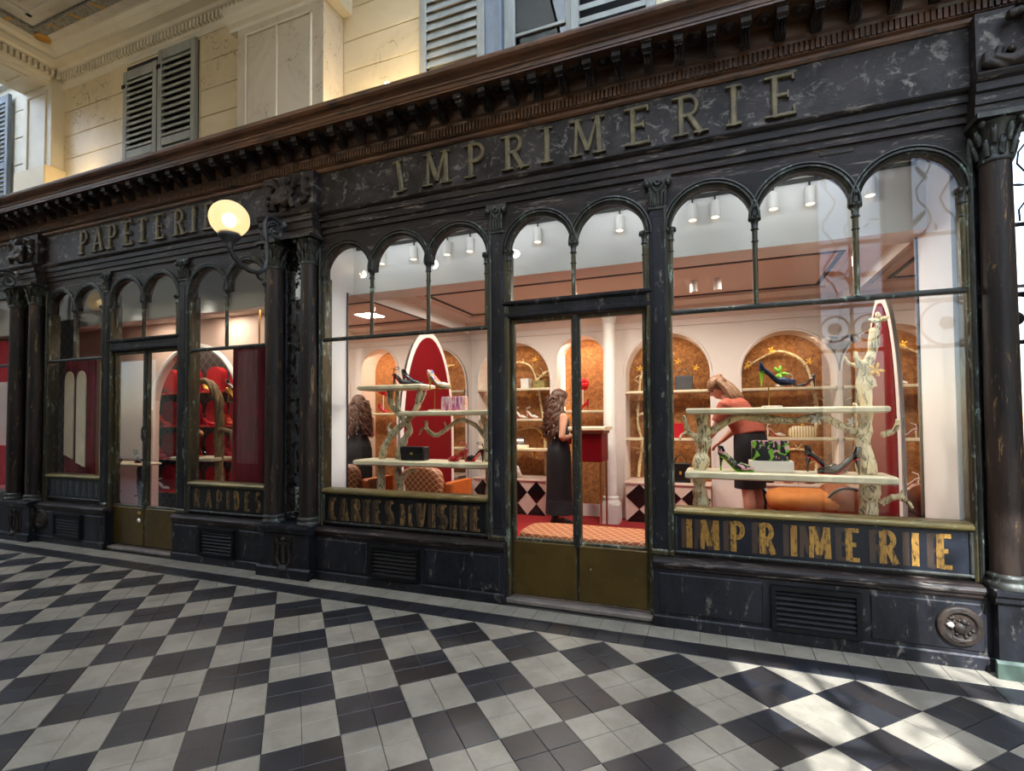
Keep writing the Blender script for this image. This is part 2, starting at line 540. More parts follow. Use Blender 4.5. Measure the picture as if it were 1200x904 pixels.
def solo(name, mb, mat, label, cat, group=None, kind=None, base=None):
    if base is None:
        xs = [p.x for p in mb.v]; ys = [p.y for p in mb.v]; zs = [p.z for p in mb.v]
        base = ((min(xs) + max(xs)) / 2, (min(ys) + max(ys)) / 2, min(zs))
    o = link(name, make_mesh(name, mb, Vector(base)), mat)
    o.location = base
    return tag(o, label, cat, group, kind)

def dup(root, loc, rz=0.0, label=None, group=None, scale=1.0):
    r = root.copy(); COL.objects.link(r)
    r.location = loc; r.rotation_euler = (0, 0, rz)
    r.scale = (scale,) * 3
    if label: r['label'] = label
    if group: r['group'] = group
    for ch in list(root.children):
        c = ch.copy(); COL.objects.link(c); c.parent = r
        for gch in ch.children:
            d_ = gch.copy(); COL.objects.link(d_); d_.parent = c
    return r

def remesh(o, vox, smooth=2):
    m = o.modifiers.new('remesh', 'REMESH'); m.mode = 'VOXEL'; m.voxel_size = vox; m.use_smooth_shade = True
    if smooth:
        s = o.modifiers.new('smooth', 'SMOOTH'); s.iterations = smooth; s.factor = 0.5
    return o

def light(name, typ, loc, energy, color=(1, 0.86, 0.7), size=0.1, rot=(0, 0, 0), size_y=None, spot=None, blend=0.5):
    d_ = bpy.data.lights.new(name, typ)
    d_.energy = energy; d_.color = color
    if typ == 'AREA':
        d_.size = size
        if size_y: d_.shape = 'RECTANGLE'; d_.size_y = size_y
    elif typ in ('POINT', 'SPOT'):
        d_.shadow_soft_size = size
        if spot: d_.spot_size = spot; d_.spot_blend = blend
    o = bpy.data.objects.new(name, d_); COL.objects.link(o)
    o.location = loc; o.rotation_euler = rot
    return o

# ================================================================== FLOOR OF THE PASSAGE
D = 0.5
TS = D / (2 * math.sqrt(2))
floor = thing('floor', 'black and pale grey diagonal checkerboard tile floor of the covered passage', 'floor', (6, -2, 0), kind='structure')
part('mortar_bed', MB().box(-9, 15, -5.2, 0.75, -0.12, -0.006), 'mortar', floor)
R2 = math.sqrt(0.5)
tile_mb = MB()
h_ = TS / 2 - 0.0016
hz = h_ - 0.003
def tile_poly(mb, pts, z0=-0.02, z1=0.0, ch=0.0025):
    n = len(pts)
    c = sum((Vector((x, y, 0)) for x, y in pts), Vector()) / n
    top = []
    for x, y in pts:
        d_ = Vector((x, y, 0)) - c
        top.append(c + d_ * (1 - ch / max(d_.length, 1e-6)))
    vs = [(x, y, z0) for x, y in pts] + [(x, y, z1 - 0.0015) for x, y in pts] + [(p.x, p.y, z1) for p in top]
    fs = []
    for k in range(2):
        for i in range(n):
            j = (i + 1) % n
            fs.append((k * n + i, k * n + j, (k + 1) * n + j, (k + 1) * n + i))
    fs.append(tuple(range(2 * n, 3 * n)))
    mb.add(vs, fs)
    return mb
def diamond_pts(k=1.0):
    r = TS / math.sqrt(2) - 0.0016 * 1.2
    return [(0, -r), (r, 0), (0, r), (-r, 0)]
TM = {}
for nm in ('tile_white', 'tile_black', 'tile_black_warm'):
    me = make_mesh('floor_tile', tile_poly(MB(), diamond_pts())); me.materials.append(MATS[nm]); TM[nm] = [me]
    r = TS / math.sqrt(2)
    me = make_mesh('floor_tile', tile_poly(MB(), [(-r + 0.003, -0.002), (0, -r + 0.003), (r - 0.003, -0.002)])); me.materials.append(MATS[nm]); TM[nm].append(me)
    me = make_mesh('floor_tile', tile_poly(MB(), [(-TS / 2 + 0.0016, -0.098), (TS / 2 - 0.0016, -0.098), (TS / 2 - 0.0016, 0.098), (-TS / 2 + 0.0016, 0.098)])); me.materials.append(MATS[nm]); TM[nm].append(me)
tiles = []
for ti in range(-60, 80):
    for tj in range(-80, 60):
        s_ = ti + tj
        if s_ < -1 or s_ > 36:
            continue
        a = (ti + 0.5) * TS; b = (tj + 0.5) * TS
        x = (a - b) * R2; y = -(a + b) * R2
        if x < -7 or x > 14 or y < -5:
            continue
        black = ((ti // 2) + (tj // 2)) % 2 == 0
        nm = ('tile_black' if random.random() < 0.7 else 'tile_black_warm') if black else 'tile_white'
        tiles.append((x, y, nm, 1 if s_ == -1 else 0))
k0 = int(-7 / TS)
for k in range(k0, int(14 / TS)):
    x = 5.77 + (k - 32) * TS
    tiles.append((x, 0.1, 'tile_black' if random.random() < 0.7 else 'tile_black_warm', 2))
    tiles.append((x, 0.3, 'tile_white', 2))
def score(t_):
    p = in_view(t_[0], t_[1], 0)
    if p is None or not (-30 < p[0] < 1230 and p[1] < 940):
        return 1e9
    return p[2]
tiles.sort(key=score)
rest = {'tile_white': MB(), 'tile_black': MB(), 'tile_black_warm': MB()}
for i, (x, y, nm, kind_) in enumerate(tiles):
    dz = random.uniform(-0.0008, 0.0008)
    if i < 300:
        o = link('floor_tile', TM[nm][kind_], None, floor)
        o.location = Vector((x, y, dz)) - Vector(floor.location)
    else:
        me = TM[nm][kind_]
        rest[nm].add([(v.co.x + x, v.co.y + y, v.co.z + dz) for v in me.vertices], [tuple(p.vertices) for p in me.polygons])
for nm, lab in (('tile_white', 'pale grey floor tiles further off'), ('tile_black', 'black floor tiles further off'), ('tile_black_warm', 'brownish black floor tiles further off')):
    part('floor_tile_field', rest[nm], nm, floor, label=lab, kind='stuff')

# ================================================================== SHOPFRONT: plinths and pedestals
def plinth(name, x0, x1, label, vent=None, cut=True):
    o = thing(name, label, 'plinth', ((x0 + x1) / 2, 0.41, 0), kind='structure')
    part('plinth_body', MB().box(x0, x1, 0.41, 0.62, 0, 0.45), 'black_paint', o)
    part('skirting', MB().extr_x([(0.41, 0.0), (0.396, 0.0), (0.396, 0.075), (0.404, 0.085), (0.41, 0.085)], x0, x1), 'black_paint', o)
    part('plinth_cap', MB().extr_x([(0.405, 0.425), (0.395, 0.44), (0.395, 0.455), (0.385, 0.465), (0.385, 0.482), (0.40, 0.50), (0.43, 0.512), (0.62, 0.512), (0.62, 0.44), (0.405, 0.44)], x0, x1), 'dark_wood', o)
    # raised panel borders
    f = MB()
    segs = [(x0 + 0.04, x1 - 0.04)] if vent is None else [(x0 + 0.04, vent[0] - 0.05), (vent[1] + 0.05, x1 - 0.04)]
    for a, b in segs:
        if b - a < 0.15: continue
        part('plinth_panel', MB().bbox(a, b, 0.402, 0.415, 0.105, 0.40, 0.008), 'black_paint', o)
    return o
plinth('baseboard_1', -0.61, 0.80, 'black painted plinth under the far window with faded grey letters', (-0.19, 0.36))
plinth('baseboard_2', 2.0, 3.41, 'black painted plinth under the window with the dark red curtain', (2.46, 2.98))
plinth('baseboard_3', 4.05, 6.08, 'black painted plinth under the window between column pair and open shop door', (4.725, 5.26))
plinth('baseboard_4', 7.30, 9.315, 'black painted plinth under the large window with orange-topped woman inside', (8.095, 8.63))
plinth('baseboard_5', -3.6, -1.235, 'black painted plinth left of the farthest column pair')

def vent(x0, x1, label):
    o = thing('ventilation_grille', label, 'grille', ((x0 + x1) / 2, 0.40, 0.09), group='ventilation grilles in the plinth')
    z0, z1 = 0.09, 0.395
    f = MB()
    f.box(x0, x1, 0.376, 0.42, z1 - 0.03, z1); f.box(x0, x1, 0.376, 0.42, z0, z0 + 0.03)
    f.box(x0, x0 + 0.03, 0.376, 0.42, z0 + 0.03, z1 - 0.03); f.box(x1 - 0.03, x1, 0.376, 0.42, z0 + 0.03, z1 - 0.03)
    part('grille_frame', f, 'iron_black', o)
    part('grille_back', MB().box(x0 + 0.03, x1 - 0.03, 0.404, 0.41, z0 + 0.03, z1 - 0.03), 'room_dark', o)
    n = 7
    for i in range(n):
        z = z0 + 0.045 + (z1 - z0 - 0.09) * i / (n - 1)
        part('slat', MB().extr_x([(0.386, z - 0.016), (0.404, z + 0.010), (0.404, z + 0.016), (0.384, z - 0.010)], x0 + 0.03, x1 - 0.03), 'iron_black', o)
    return o
vent(-0.19, 0.36, 'black louvred grille beside the farthest round medallion')
vent(2.46, 2.98, 'black louvred grille under the red curtain window')
vent(4.725, 5.26, 'black louvred grille below the worn sign left of the open shop door')
vent(8.095, 8.63, 'largest black louvred grille, under the gold lettered sign by the sunlit floor')

def medallion(x, z, r, label, dot):
    o = thing('medallion', label, 'medallion', (x, 0.40, z - r), group='round cast medallions on the plinth')
    part('rim', MB().lathe([(r, -0.01), (r, 0.012), (r * 0.93, 0.026), (r * 0.82, 0.016), (r * 0.74, 0.030), (r * 0.68, 0.016), (r * 0.6, 0.012)], (x, 0.402, z), 28, 'y'), 'iron_brown', o)
    m = MB()
    rr = random.Random(int(x * 10))
    m.ball((x, 0.395, z - 0.01), r * 0.30, 0.03, r * 0.34)
    m.ball((x + r * 0.12, 0.392, z + r * 0.28), r * 0.17, 0.03, r * 0.18)
    for k in range(16):
        a = rr.uniform(0, 2 * PI); q = r * rr.uniform(0.30, 0.58)
        m.ball((x + q * math.cos(a), 0.393, z + q * math.sin(a)), r * rr.uniform(0.07, 0.15), 0.016, r * rr.uniform(0.06, 0.13), 7, 5)
    m.tube([(x - r * 0.35, 0.388, z - r * 0.55), (x, 0.380, z - r * 0.72), (x + r * 0.4, 0.388, z - r * 0.62)], r * 0.09, 6)
    part('relief', m, 'iron_brown', o)
    if dot:
        part('screw', MB().lathe([(0.018, 0), (0.016, 0.01), (0.004, 0.014)], (x - r * 0.42, 0.385, z + r * 0.06), 10, 'y'), 'screw_white', o, label='pale round screw head')
medallion(9.147, 0.255, 0.122, 'round iron medallion with pale screw head beside the sunlit floor', True)
medallion(-0.48, 0.295, 0.128, 'round black medallion on the plinth by the far column pair', False)

def pedestal(xc, label, lyre=True, green=False):
    x0, x1 = xc - 0.32, xc + 0.32
    o = thing('column_pedestal', label, 'pedestal', (xc, 0.36, 0), group='pedestals under the column pairs')
    part('pedestal_body', MB().box(x0, x1, 0.33, 0.62, 0.0, 0.46), 'black_paint', o)
    part('pedestal_foot', MB().extr_x([(0.33, 0), (0.305, 0), (0.305, 0.09), (0.32, 0.105), (0.335, 0.105)], x0 - 0.02, x1 + 0.02), 'verdigris' if green else 'black_paint', o)
    part('pedestal_cap', MB().extr_x([(0.325, 0.43), (0.305, 0.45), (0.305, 0.475), (0.29, 0.49), (0.29, 0.51), (0.32, 0.52), (0.62, 0.52), (0.62, 0.43)], x0 - 0.02, x1 + 0.02), 'black_paint', o)
    if lyre:
        f = MB()
        fx0, fx1, fz0, fz1 = xc - 0.125, xc + 0.145, 0.062, 0.42
        for b in ((fx0, fx1, fz1 - 0.012, fz1), (fx0, fx1, fz0, fz0 + 0.012), (fx0, fx0 + 0.012, fz0, fz1), (fx1 - 0.012, fx1, fz0, fz1)):
            f.box(b[0], b[1], 0.318, 0.335, b[2], b[3])
        part('lyre_frame', f, 'iron_brown', o)
        cx = (fx0 + fx1) / 2
        l = MB()
        for s in (-1, 1):
            pts = [(cx + s * w, 0.318, z) for w, z in ((0.03, 0.11), (0.075, 0.15), (0.088, 0.20), (0.075, 0.25), (0.062, 0.29), (0.07, 0.33), (0.092, 0.36), (0.10, 0.395))]
            l.tube(pts, [0.016, 0.018, 0.018, 0.015, 0.013, 0.013, 0.012, 0.008], 7)
            l.tube([(cx + s * 0.018, 0.318, 0.16), (cx + s * 0.016, 0.318, 0.33)], 0.006, 6)
        l.box(cx - 0.085, cx + 0.085, 0.308, 0.33, 0.325, 0.345)
        l.tube([(cx, 0.318, 0.15), (cx, 0.318, 0.36)], [0.02, 0.012], 6)
        l.ball((cx, 0.318, 0.385), 0.026, 0.02, 0.022)
        l.lathe([(0.06, 0), (0.07, 0.02), (0.05, 0.04), (0.035, 0.06)], (cx, 0.325, 0.075), 12)
        part('lyre_relief', l, 'iron_brown', o, label='cast lyre ornament')
    return o
pedestal(3.73, 'black pedestal with cast lyre relief under the middle column pair')
pedestal(-0.92, 'black pedestal with lyre relief under the farthest column pair')
pedestal(9.63, 'peeling black pedestal with green foot at the sunlit floor', True, True)

def capital_mb(xc, yc, z0, r, h, wide):
    m = MB()
    m.lathe([(r * 1.08, 0), (r * 1.16, h * 0.05), (r * 1.05, h * 0.10), (r * 1.02, h * 0.14), (r * 1.1, h * 0.45), (r * 1.3, h * 0.74), (r * 1.5, h * 0.86)], (xc, yc, z0), 16)
    for row, (zz, hh, k, off) in enumerate(((0.12, 0.36, 8, 0), (0.38, 0.36, 8, 0.5))):
        for i in range(k):
            a = 2 * PI * (i + off) / k
            c, s = math.cos(a), math.sin(a)
            R = r * (1.05 + 0.08 * row)
            pts = [(xc + c * R, yc + s * R, z0 + h * zz), (xc + c * R * 1.16, yc + s * R * 1.16, z0 + h * (zz + hh * 0.55)),
                   (xc + c * R * 1.36, yc + s * R * 1.36, z0 + h * (zz + hh)), (xc + c * R * 1.46, yc + s * R * 1.46, z0 + h * (zz + hh * 0.82))]
            m.tube(pts, [r * 0.22, r * 0.24, r * 0.16, r * 0.08], 6)
    for i in range(4):
        a = PI / 4 + i * PI / 2
        c, s = math.cos(a), math.sin(a)
        m.ball((xc + c * r * 1.72, yc + s * r * 1.72, z0 + h * 0.80), r * 0.26, r * 0.26, r * 0.28, 8, 6)
    m.lathe([(r * 0.22, 0), (r * 0.2, r * 0.12), (r * 0.06, r * 0.16)], (xc, yc - r * 1.45, z0 + h * 0.9), 8, 'y')
    w = wide
    m.box(xc - w, xc + w, yc - w, yc + w, z0 + h * 0.89, z0 + h)
    return m

def column(xc, label):
    yc, r = 0.42, 0.087
    o = thing('column', label, 'column', (xc, yc, 0.52), group='smooth dark columns of the shopfront', kind='thing')
    part('column_base', MB().lathe([(r * 1.3, 0), (r * 1.32, 0.025), (r * 1.2, 0.035), (r * 1.12, 0.045), (r * 1.2, 0.06), (r * 1.16, 0.075), (r, 0.085)], (xc, yc, 0.52), 22), 'bronze_dark', o)
    part('shaft', MB().lathe([(r, 0.60), (r * 1.01, 1.3), (r * 0.97, 2.2), (r * 0.9, 3.12)], (xc, yc, 0), 24), 'column_paint', o)
    part('capital', capital_mb(xc, yc, 3.12, r * 0.9, 0.28, 0.13), 'bronze_dark', o)
    return o
column(3.505, 'smooth dark column beside the dark red curtain window, lamp bracket above')
column(3.96, 'smooth dark column at the narrow mirror strip, left of the woman reflected indoors')
column(-1.15, 'farthest dark column at the picture edge')
column(-0.70, 'dark column just left of the window with faded grey letters')
column(9.40, 'brown column with peeling gold paint beside the large window')
column(9.86, 'column beyond the narrow pier mirror, at the outer edge of the pier')

for xc, lab in ((3.73, 'narrow age-spotted mirror between the middle column pair'), (-0.92, 'narrow dark mirror between the farthest column pair'), (9.63, 'narrow bright mirror beside the peeling brown column')):
    o = thing('pier_mirror', lab, 'mirror', (xc, 0.5, 0.52), group='mirrors on the column piers')
    part('mirror_glass', MB().box(xc - 0.15, xc + 0.15, 0.503, 0.51, 0.56, 3.36), 'mirror' if xc > 9 else 'mirror_old', o)
    f = MB()
    f.box(xc - 0.32, xc - 0.15, 0.49, 0.62, 0.52, 3.42); f.box(xc + 0.15, xc + 0.32, 0.49, 0.62, 0.52, 3.42)
    f.box(xc - 0.15, xc + 0.15, 0.512, 0.62, 0.52, 3.42)
    part('pier_backing', f, 'black_paint', o)
    part('glazing_bar', MB().box(xc - 0.15, xc + 0.15, 0.495, 0.505, 2.355, 2.375), 'bronze_dark', o)

# ================================================================== pilasters between windows and doors
def pilaster(x0, x1, label):
    xc = (x0 + x1) / 2
    o = thing('pilaster', label, 'pilaster', (xc, 0.5, 0.51), group='slim pilasters between windows and doors')
    part('shaft', MB().bbox(x0 + 0.01, x1 - 0.01, 0.462, 0.60, 0.55, 3.20, 0.012), 'black_paint', o)
    part('panel', MB().bbox(x0 + 0.035, x1 - 0.035, 0.456, 0.47, 0.62, 3.12, 0.006), 'black_paint', o)
    part('pilaster_foot', MB().bbox(x0, x1, 0.45, 0.6, 0.51, 0.56, 0.012), 'bronze', o)
    m = MB()
    m.bbox(x0 + 0.005, x1 - 0.005, 0.452, 0.6, 3.17, 3.20, 0.008)
    m.box(x0 + 0.02, x1 - 0.02, 0.455, 0.6, 3.20, 3.33)
    for i in range(5):
        x = x0 + 0.03 + (x1 - x0 - 0.06) * i / 4
        m.tube([(x, 0.455, 3.21), (x, 0.448, 3.27), (x, 0.438, 3.30)], [0.012, 0.012, 0.009], 6)
    for s in (-1, 1):
        m.ball((xc + s * (x1 - x0) * 0.46, 0.45, 3.375), 0.026, 0.03, 0.03, 8, 6)
        m.tube([(xc + s * 0.015, 0.448, 3.31), (xc + s * 0.045, 0.442, 3.36), (xc + s * 0.03, 0.44, 3.385)], 0.009, 6)
    m.lathe([(0.026, 0), (0.026, 0.012), (0.012, 0.016), (0.012, 0.006)], (xc, 0.45, 3.375), 10, 'y')
    m.prism([(x0 + 0.02, 3.33), (x1 - 0.02, 3.33), (x1 + 0.015, 3.40), (x1 + 0.015, 3.43), (x0 - 0.015, 3.43), (x0 - 0.015, 3.40)], 0.452, 0.6)
    part('capital', m, 'bronze_dark', o)
    return o
pilaster(5.92, 6.08, 'slim black pilaster on the left of the open-view shop door with brass kick plates')
pilaster(7.28, 7.45, 'slim black pilaster between the near shop door and the large gold-sign window')
pilaster(0.62, 0.76, 'slim black pilaster left of the far shop door')
pilaster(1.98, 2.14, 'slim black pilaster between the far shop door and the dark red curtain window')

# ================================================================== windows and doors
YG = 0.50
ZS = 3.005     # arch spring
def arch_sweep(m, xc, r, prof, n=22, zc=ZS, a0=0.0, a1=PI):
    rings = []
    for i in range(n + 1):
        a = a0 + (a1 - a0) * i / n
        rings.append([(xc + (r + dr) * math.cos(a), y, zc + (r + dr) * math.sin(a)) for dr, y in prof])
    k = len(prof)
    vs = [p for r_ in rings for p in r_]
    fs = [(i * k + j, i * k + (j + 1) % k, (i + 1) * k + (j + 1) % k, (i + 1) * k + j) for i in range(n) for j in range(k)]
    m.add(vs, fs, False)
ARCH_PROF = [(-0.004, 0.505), (-0.004, 0.478), (0.008, 0.462), (0.016, 0.470), (0.022, 0.455), (0.034, 0.455), (0.040, 0.466), (0.046, 0.452), (0.056, 0.455), (0.062, 0.472), (0.062, 0.505)]
def arched_tops(o, x0, x1, cols, zt, ztop=3.44, mat='dark_wood'):
    """colonnettes at cols, arches between, spandrel board above; returns list of arch spans"""
    edges = [x0] + list(cols) + [x1]
    spans = []
    sp = MB()
    for i in range(len(edges) - 1):
        a = edges[i] + (0.0 if i == 0 else 0.02)
        b = edges[i + 1] - (0.0 if i == len(edges) - 2 else 0.02)
        spans.append((a, b))
        xc, r = (a + b) / 2, (b - a) / 2
        n = 20
        pts = [(xc - r * math.cos(PI * k / n), ZS + r * math.sin(PI * k / n)) for k in range(n + 1)]
        vs = []
        for x, z in pts:
            vs += [(x, 0.474, z), (x, 0.474, ztop), (x, 0.56, z), (x, 0.56, ztop)]
        fs = []
        for k in range(n):
            p, q = 4 * k, 4 * (k + 1)
            fs += [(p, q, q + 1, p + 1), (p + 2, p + 3, q + 3, q + 2), (p, p + 2, q + 2, q)]
        sp.add(vs, fs)
        m = MB(); arch_sweep(m, xc, r, ARCH_PROF)
        part('arch_moulding', m, 'bronze_dark', o)
    for c in cols:
        sp.box(c - 0.02, c + 0.02, 0.474, 0.56, ZS, ztop)
    for a, b in ((x0 - 0.06, x0), (x1, x1 + 0.06)):
        sp.box(a, b, 0.474, 0.56, ZS, ztop)
    part('spandrel_board', sp, mat, o)
    for c in list(cols) + [x0 + 0.004, x1 - 0.004]:
        m = MB()
        m.tube([(c, 0.485, zt), (c, 0.485, ZS - 0.075)], 0.019, 10)
        cl = part('colonnette', m, 'bronze', o)
        m = MB().lathe([(0.021, 0), (0.027, 0.006), (0.021, 0.012)], (c, 0.485, ZS - 0.17), 10)
        part('ring', m, 'bronze_dark', cl)
        m = MB().lathe([(0.022, 0), (0.030, 0.008), (0.022, 0.016), (0.024, 0.05), (0.036, 0.085), (0.042, 0.10)], (c, 0.485, ZS - 0.085), 10)
        for k in range(6):
            a = 2 * PI * k / 6
            m.ball((c + 0.032 * math.cos(a), 0.485 + 0.032 * math.sin(a), ZS + 0.0), 0.013, 0.013, 0.02, 6, 5)
        part('capital', m, 'bronze_dark', cl)
    return spans
def pane(o, x0, x1, z0, z1, arch=False, y=YG, mat='glass'):
    if arch:
        r = (x1 - x0) / 2; xc = (x0 + x1) / 2
        poly = [(x0, z0), (x1, z0)] + [(xc + r * math.cos(PI * k / 16), ZS + r * math.sin(PI * k / 16)) for k in range(17)]
        m = MB().prism(poly, y, y + 0.006)
    else:
        m = MB().box(x0, x1, y, y + 0.006, z0, z1)
    return part('pane', m, mat, o)
def window(name, x0, x1, cols, label, sill=0.88, sign=True):
    o = thing(name, label, 'window', ((x0 + x1) / 2, 0.5, 0.51), kind='structure')
    zt = 2.365
    f = MB()
    for a, b in ((x0 - 0.045, x0), (x1, x1 + 0.045)):
        f.bbox(a, b, 0.468, 0.60, 0.51, ZS, 0.01)
    part('window_frame', f, 'bronze', o)
    part('outer_bead', MB().bbox(x1 + 0.02, x1 + 0.05, 0.45, 0.5, 0.51, 3.30, 0.01), 'bronze_dark', o)
    part('outer_bead', MB().bbox(x0 - 0.05, x0 - 0.02, 0.45, 0.5, 0.51, 3.30, 0.01), 'bronze_dark', o)
    part('transom_bar', MB().extr_x([(0.505, zt - 0.018), (0.478, zt - 0.018), (0.470, zt - 0.006), (0.470, zt + 0.006), (0.478, zt + 0.018), (0.505, zt + 0.018)], x0, x1), 'bronze_dark', o)
    part('window_sill', MB().extr_x([(0.60, 0.835), (0.462, 0.835), (0.455, 0.845), (0.455, 0.858), (0.468, 0.872), (0.50, sill), (0.60, sill)], x0, x1), 'brass_sill', o)
    part('sill_backing', MB().box(x0, x1, 0.505, 0.60, 0.51, 0.836), 'dark_wood', o)
    sp = arched_tops(o, x0, x1, cols, zt + 0.015)
    pane(o, x0, x1, sill, zt - 0.017)
    for a, b in sp:
        pane(o, a, b, zt + 0.017, ZS, True)
    return o
window('window_1', 7.45, 9.26, (8.043, 8.668), 'large three-arched shop window over the gold lettered sign')
window('window_2', 4.09, 5.90, (4.675, 5.305), 'three-arched shop window with branch shelves and a reflected woman')
window('window_3', 2.17, 3.325, (2.74,), 'two-arched shop window with dark red velvet curtain')
window('window_4', -0.53, 0.59, (0.02,), 'far two-arched shop window with red and cream curtain')

def door(name, x0, x1, label, knob_leaf=1, screws=False):
    xm = (x0 + x1) / 2
    o = thing(name, label, 'door', (xm, 0.52, 0.0), kind='structure')
    part('door_step', MB().bbox(x0 - 0.03, x1 + 0.03, 0.44, 0.80, 0.0, 0.045, 0.012), 'stone_step', o)
    part('transom_beam', MB().extr_x([(0.60, 2.425), (0.478, 2.425), (0.470, 2.44), (0.470, 2.47), (0.480, 2.475), (0.480, 2.53), (0.466, 2.535), (0.455, 2.55), (0.455, 2.57), (0.60, 2.575)], x0 - 0.05, x1 + 0.05), 'black_paint', o)
    f = MB()
    for a, b in ((x0 - 0.045, x0), (x1, x1 + 0.045)):
        f.bbox(a, b, 0.472, 0.60, 0.05, ZS, 0.01)
    part('door_frame', f, 'bronze', o)
    sp = arched_tops(o, x0, x1, (xm,), 2.575)
    for a, b in sp:
        pane(o, a, b, 2.575, ZS, True)
    for k in range(2):
        a, b = (x0 + 0.004, xm - 0.004) if k == 0 else (xm + 0.004, x1 - 0.004)
        l = MB()
        for bx in ((a, a + 0.032, 0.06, 2.42), (b - 0.032, b, 0.06, 2.42), (a + 0.032, b - 0.032, 2.388, 2.42), (a + 0.032, b - 0.032, 0.505, 0.545), (a + 0.032, b - 0.032, 0.06, 0.08)):
            l.bbox(bx[0], bx[1], 0.515, 0.56, bx[2], bx[3], 0.006)
        leaf = part('door_leaf', l, 'bronze', o)
        part('kick_plate', MB().bbox(a + 0.012, b - 0.012, 0.508, 0.545, 0.07, 0.52, 0.006), 'brass_plate', leaf)
        p = MB().box(a + 0.032, b - 0.032, 0.532, 0.538, 0.545, 2.388)
        part('pane', p, 'glass', leaf)
        if k == knob_leaf:
            xk = a + (b - a) * 0.19
            part('lock_knob', MB().lathe([(0.02, 0), (0.02, 0.008), (0.012, 0.012), (0.014, 0.026), (0.004, 0.03)], (xk, 0.508, 0.335), 12, 'y'), 'brass_plate', leaf)
        if screws and k == 0:
            part('cover_plate', MB().bbox(b - 0.10, b - 0.05, 0.503, 0.51, 0.445, 0.475, 0.004), 'gold_trim', leaf)
            part('lock_knob', MB().lathe([(0.026, 0), (0.024, 0.01), (0.006, 0.016)], (b - 0.075, 0.508, 0.37), 10, 'y'), 'screw_white', leaf)
        if k == 0:
            m = MB().bbox(xm - 0.022, xm + 0.022, 0.495, 0.52, 0.50, 2.42, 0.006)
            part('meeting_stile', m, 'bronze_dark', leaf)
            m = MB()
            m.ball((xm, 0.49, 1.42), 0.02, 0.016, 0.05); m.tube([(xm, 0.49, 1.32), (xm, 0.475, 1.37), (xm, 0.475, 1.46), (xm, 0.49, 1.50)], 0.009, 7)
            for z in (0.62, 0.86, 1.10, 1.66):
                m.ball((xm, 0.493, z), 0.012, 0.01, 0.012, 7, 5)
            part('door_handle', m, 'bronze_dark', leaf)
    return o
door('door_1', 6.105, 7.262, 'near double shop door with brass kick plates and arched fanlights')
door('door_2', 0.765, 1.955, 'far double shop door with brass kick plates and arched fanlights', 9, True)

# ================================================================== lettering
ARC = lambda cx, cz, rx, rz, a0, a1, n=10: [(cx + rx * math.cos(math.radians(a0 + (a1 - a0) * i / n)), cz + rz * math.sin(math.radians(a0 + (a1 - a0) * i / n))) for i in range(n + 1)]
# strokes in a unit box (x 0..w, z 0..1): (polyline, relative weight)
GL = {
 'I': (0.30, [([(0.15, 0), (0.15, 1)], 1)]),
 'M': (0.95, [([(0.10, 0), (0.14, 1)], .7), ([(0.14, 1), (0.475, 0.12)], 1), ([(0.475, 0.12), (0.80, 1)], .7), ([(0.80, 1), (0.85, 0)], 1)]),
 'P': (0.66, [([(0.14, 0), (0.14, 1)], 1), ([(0.14, .96)] + ARC(0.36, .72, .24, .24, 90, -90) + [(0.14, .48)], .8)]),
 'R': (0.74, [([(0.14, 0), (0.14, 1)], 1), ([(0.14, .96)] + ARC(0.36, .73, .22, .23, 90, -90) + [(0.14, .50)], .8), ([(0.36, .50), (0.68, 0)], 1)]),
 'E': (0.66, [([(0.14, 0), (0.14, 1)], 1), ([(0.14, .96), (0.58, .96)], .7), ([(0.14, .51), (0.46, .51)], .7), ([(0.14, .04), (0.60, .04)], .7)]),
 'A': (0.80, [([(0.08, 0), (0.40, 1)], .7), ([(0.40, 1), (0.72, 0)], 1), ([(0.21, .34), (0.60, .34)], .6)]),
 'T': (0.70, [([(0.35, 0), (0.35, 1)], 1), ([(0.05, .95), (0.65, .95)], .7)]),
 'C': (0.66, [(ARC(0.36, .5, .26, .46, 55, 305, 14), 1)]),
 'S': (0.60, [(ARC(0.30, .73, .20, .23, 40, 270, 10) + ARC(0.30, .27, .22, .23, 90, -140, 10)[1:], 1)]),
 'D': (0.66, [([(0.14, 0), (0.14, 1)], 1), ([(0.14, .95)] + ARC(0.30, .5, .28, .45, 90, -90, 12) + [(0.14, .05)], .8)]),
 'V': (0.76, [([(0.06, 1), (0.38, 0)], 1), ([(0.38, 0), (0.70, 1)], .7)]),
 'J': (0.50, [([(0.36, 1), (0.36, .25)] + ARC(0.20, .22, .16, .18, 0, -170, 8), 1)]),
 'O': (0.72, [(ARC(0.36, .5, .27, .46, 90, 450, 18), 1)]),
 'U': (0.70, [([(0.12, 1), (0.12, .3)] + ARC(0.35, .28, .23, .24, 180, 360, 10) + [(0.58, 1)], 1)]),
 'N': (0.74, [([(0.12, 0), (0.12, 1)], .8), ([(0.12, 1), (0.62, 0)], 1), ([(0.62, 0), (0.62, 1)], .8)]),
 'X': (0.70, [([(0.08, 0), (0.62, 1)], .8), ([(0.08, 1), (0.62, 0)], 1)]),
}
SERIF = {'I': [(0.15, 0), (0.15, 1)], 'M': [(0.10, 0), (0.85, 0), (0.12, 1), (0.82, 1)], 'P': [(0.14, 0), (0.10, 1)], 'R': [(0.14, 0), (0.10, 1), (0.69, 0)],
         'E': [(0.10, 0), (0.10, 1)], 'A': [(0.08, 0), (0.72, 0)], 'T': [(0.35, 0)]}
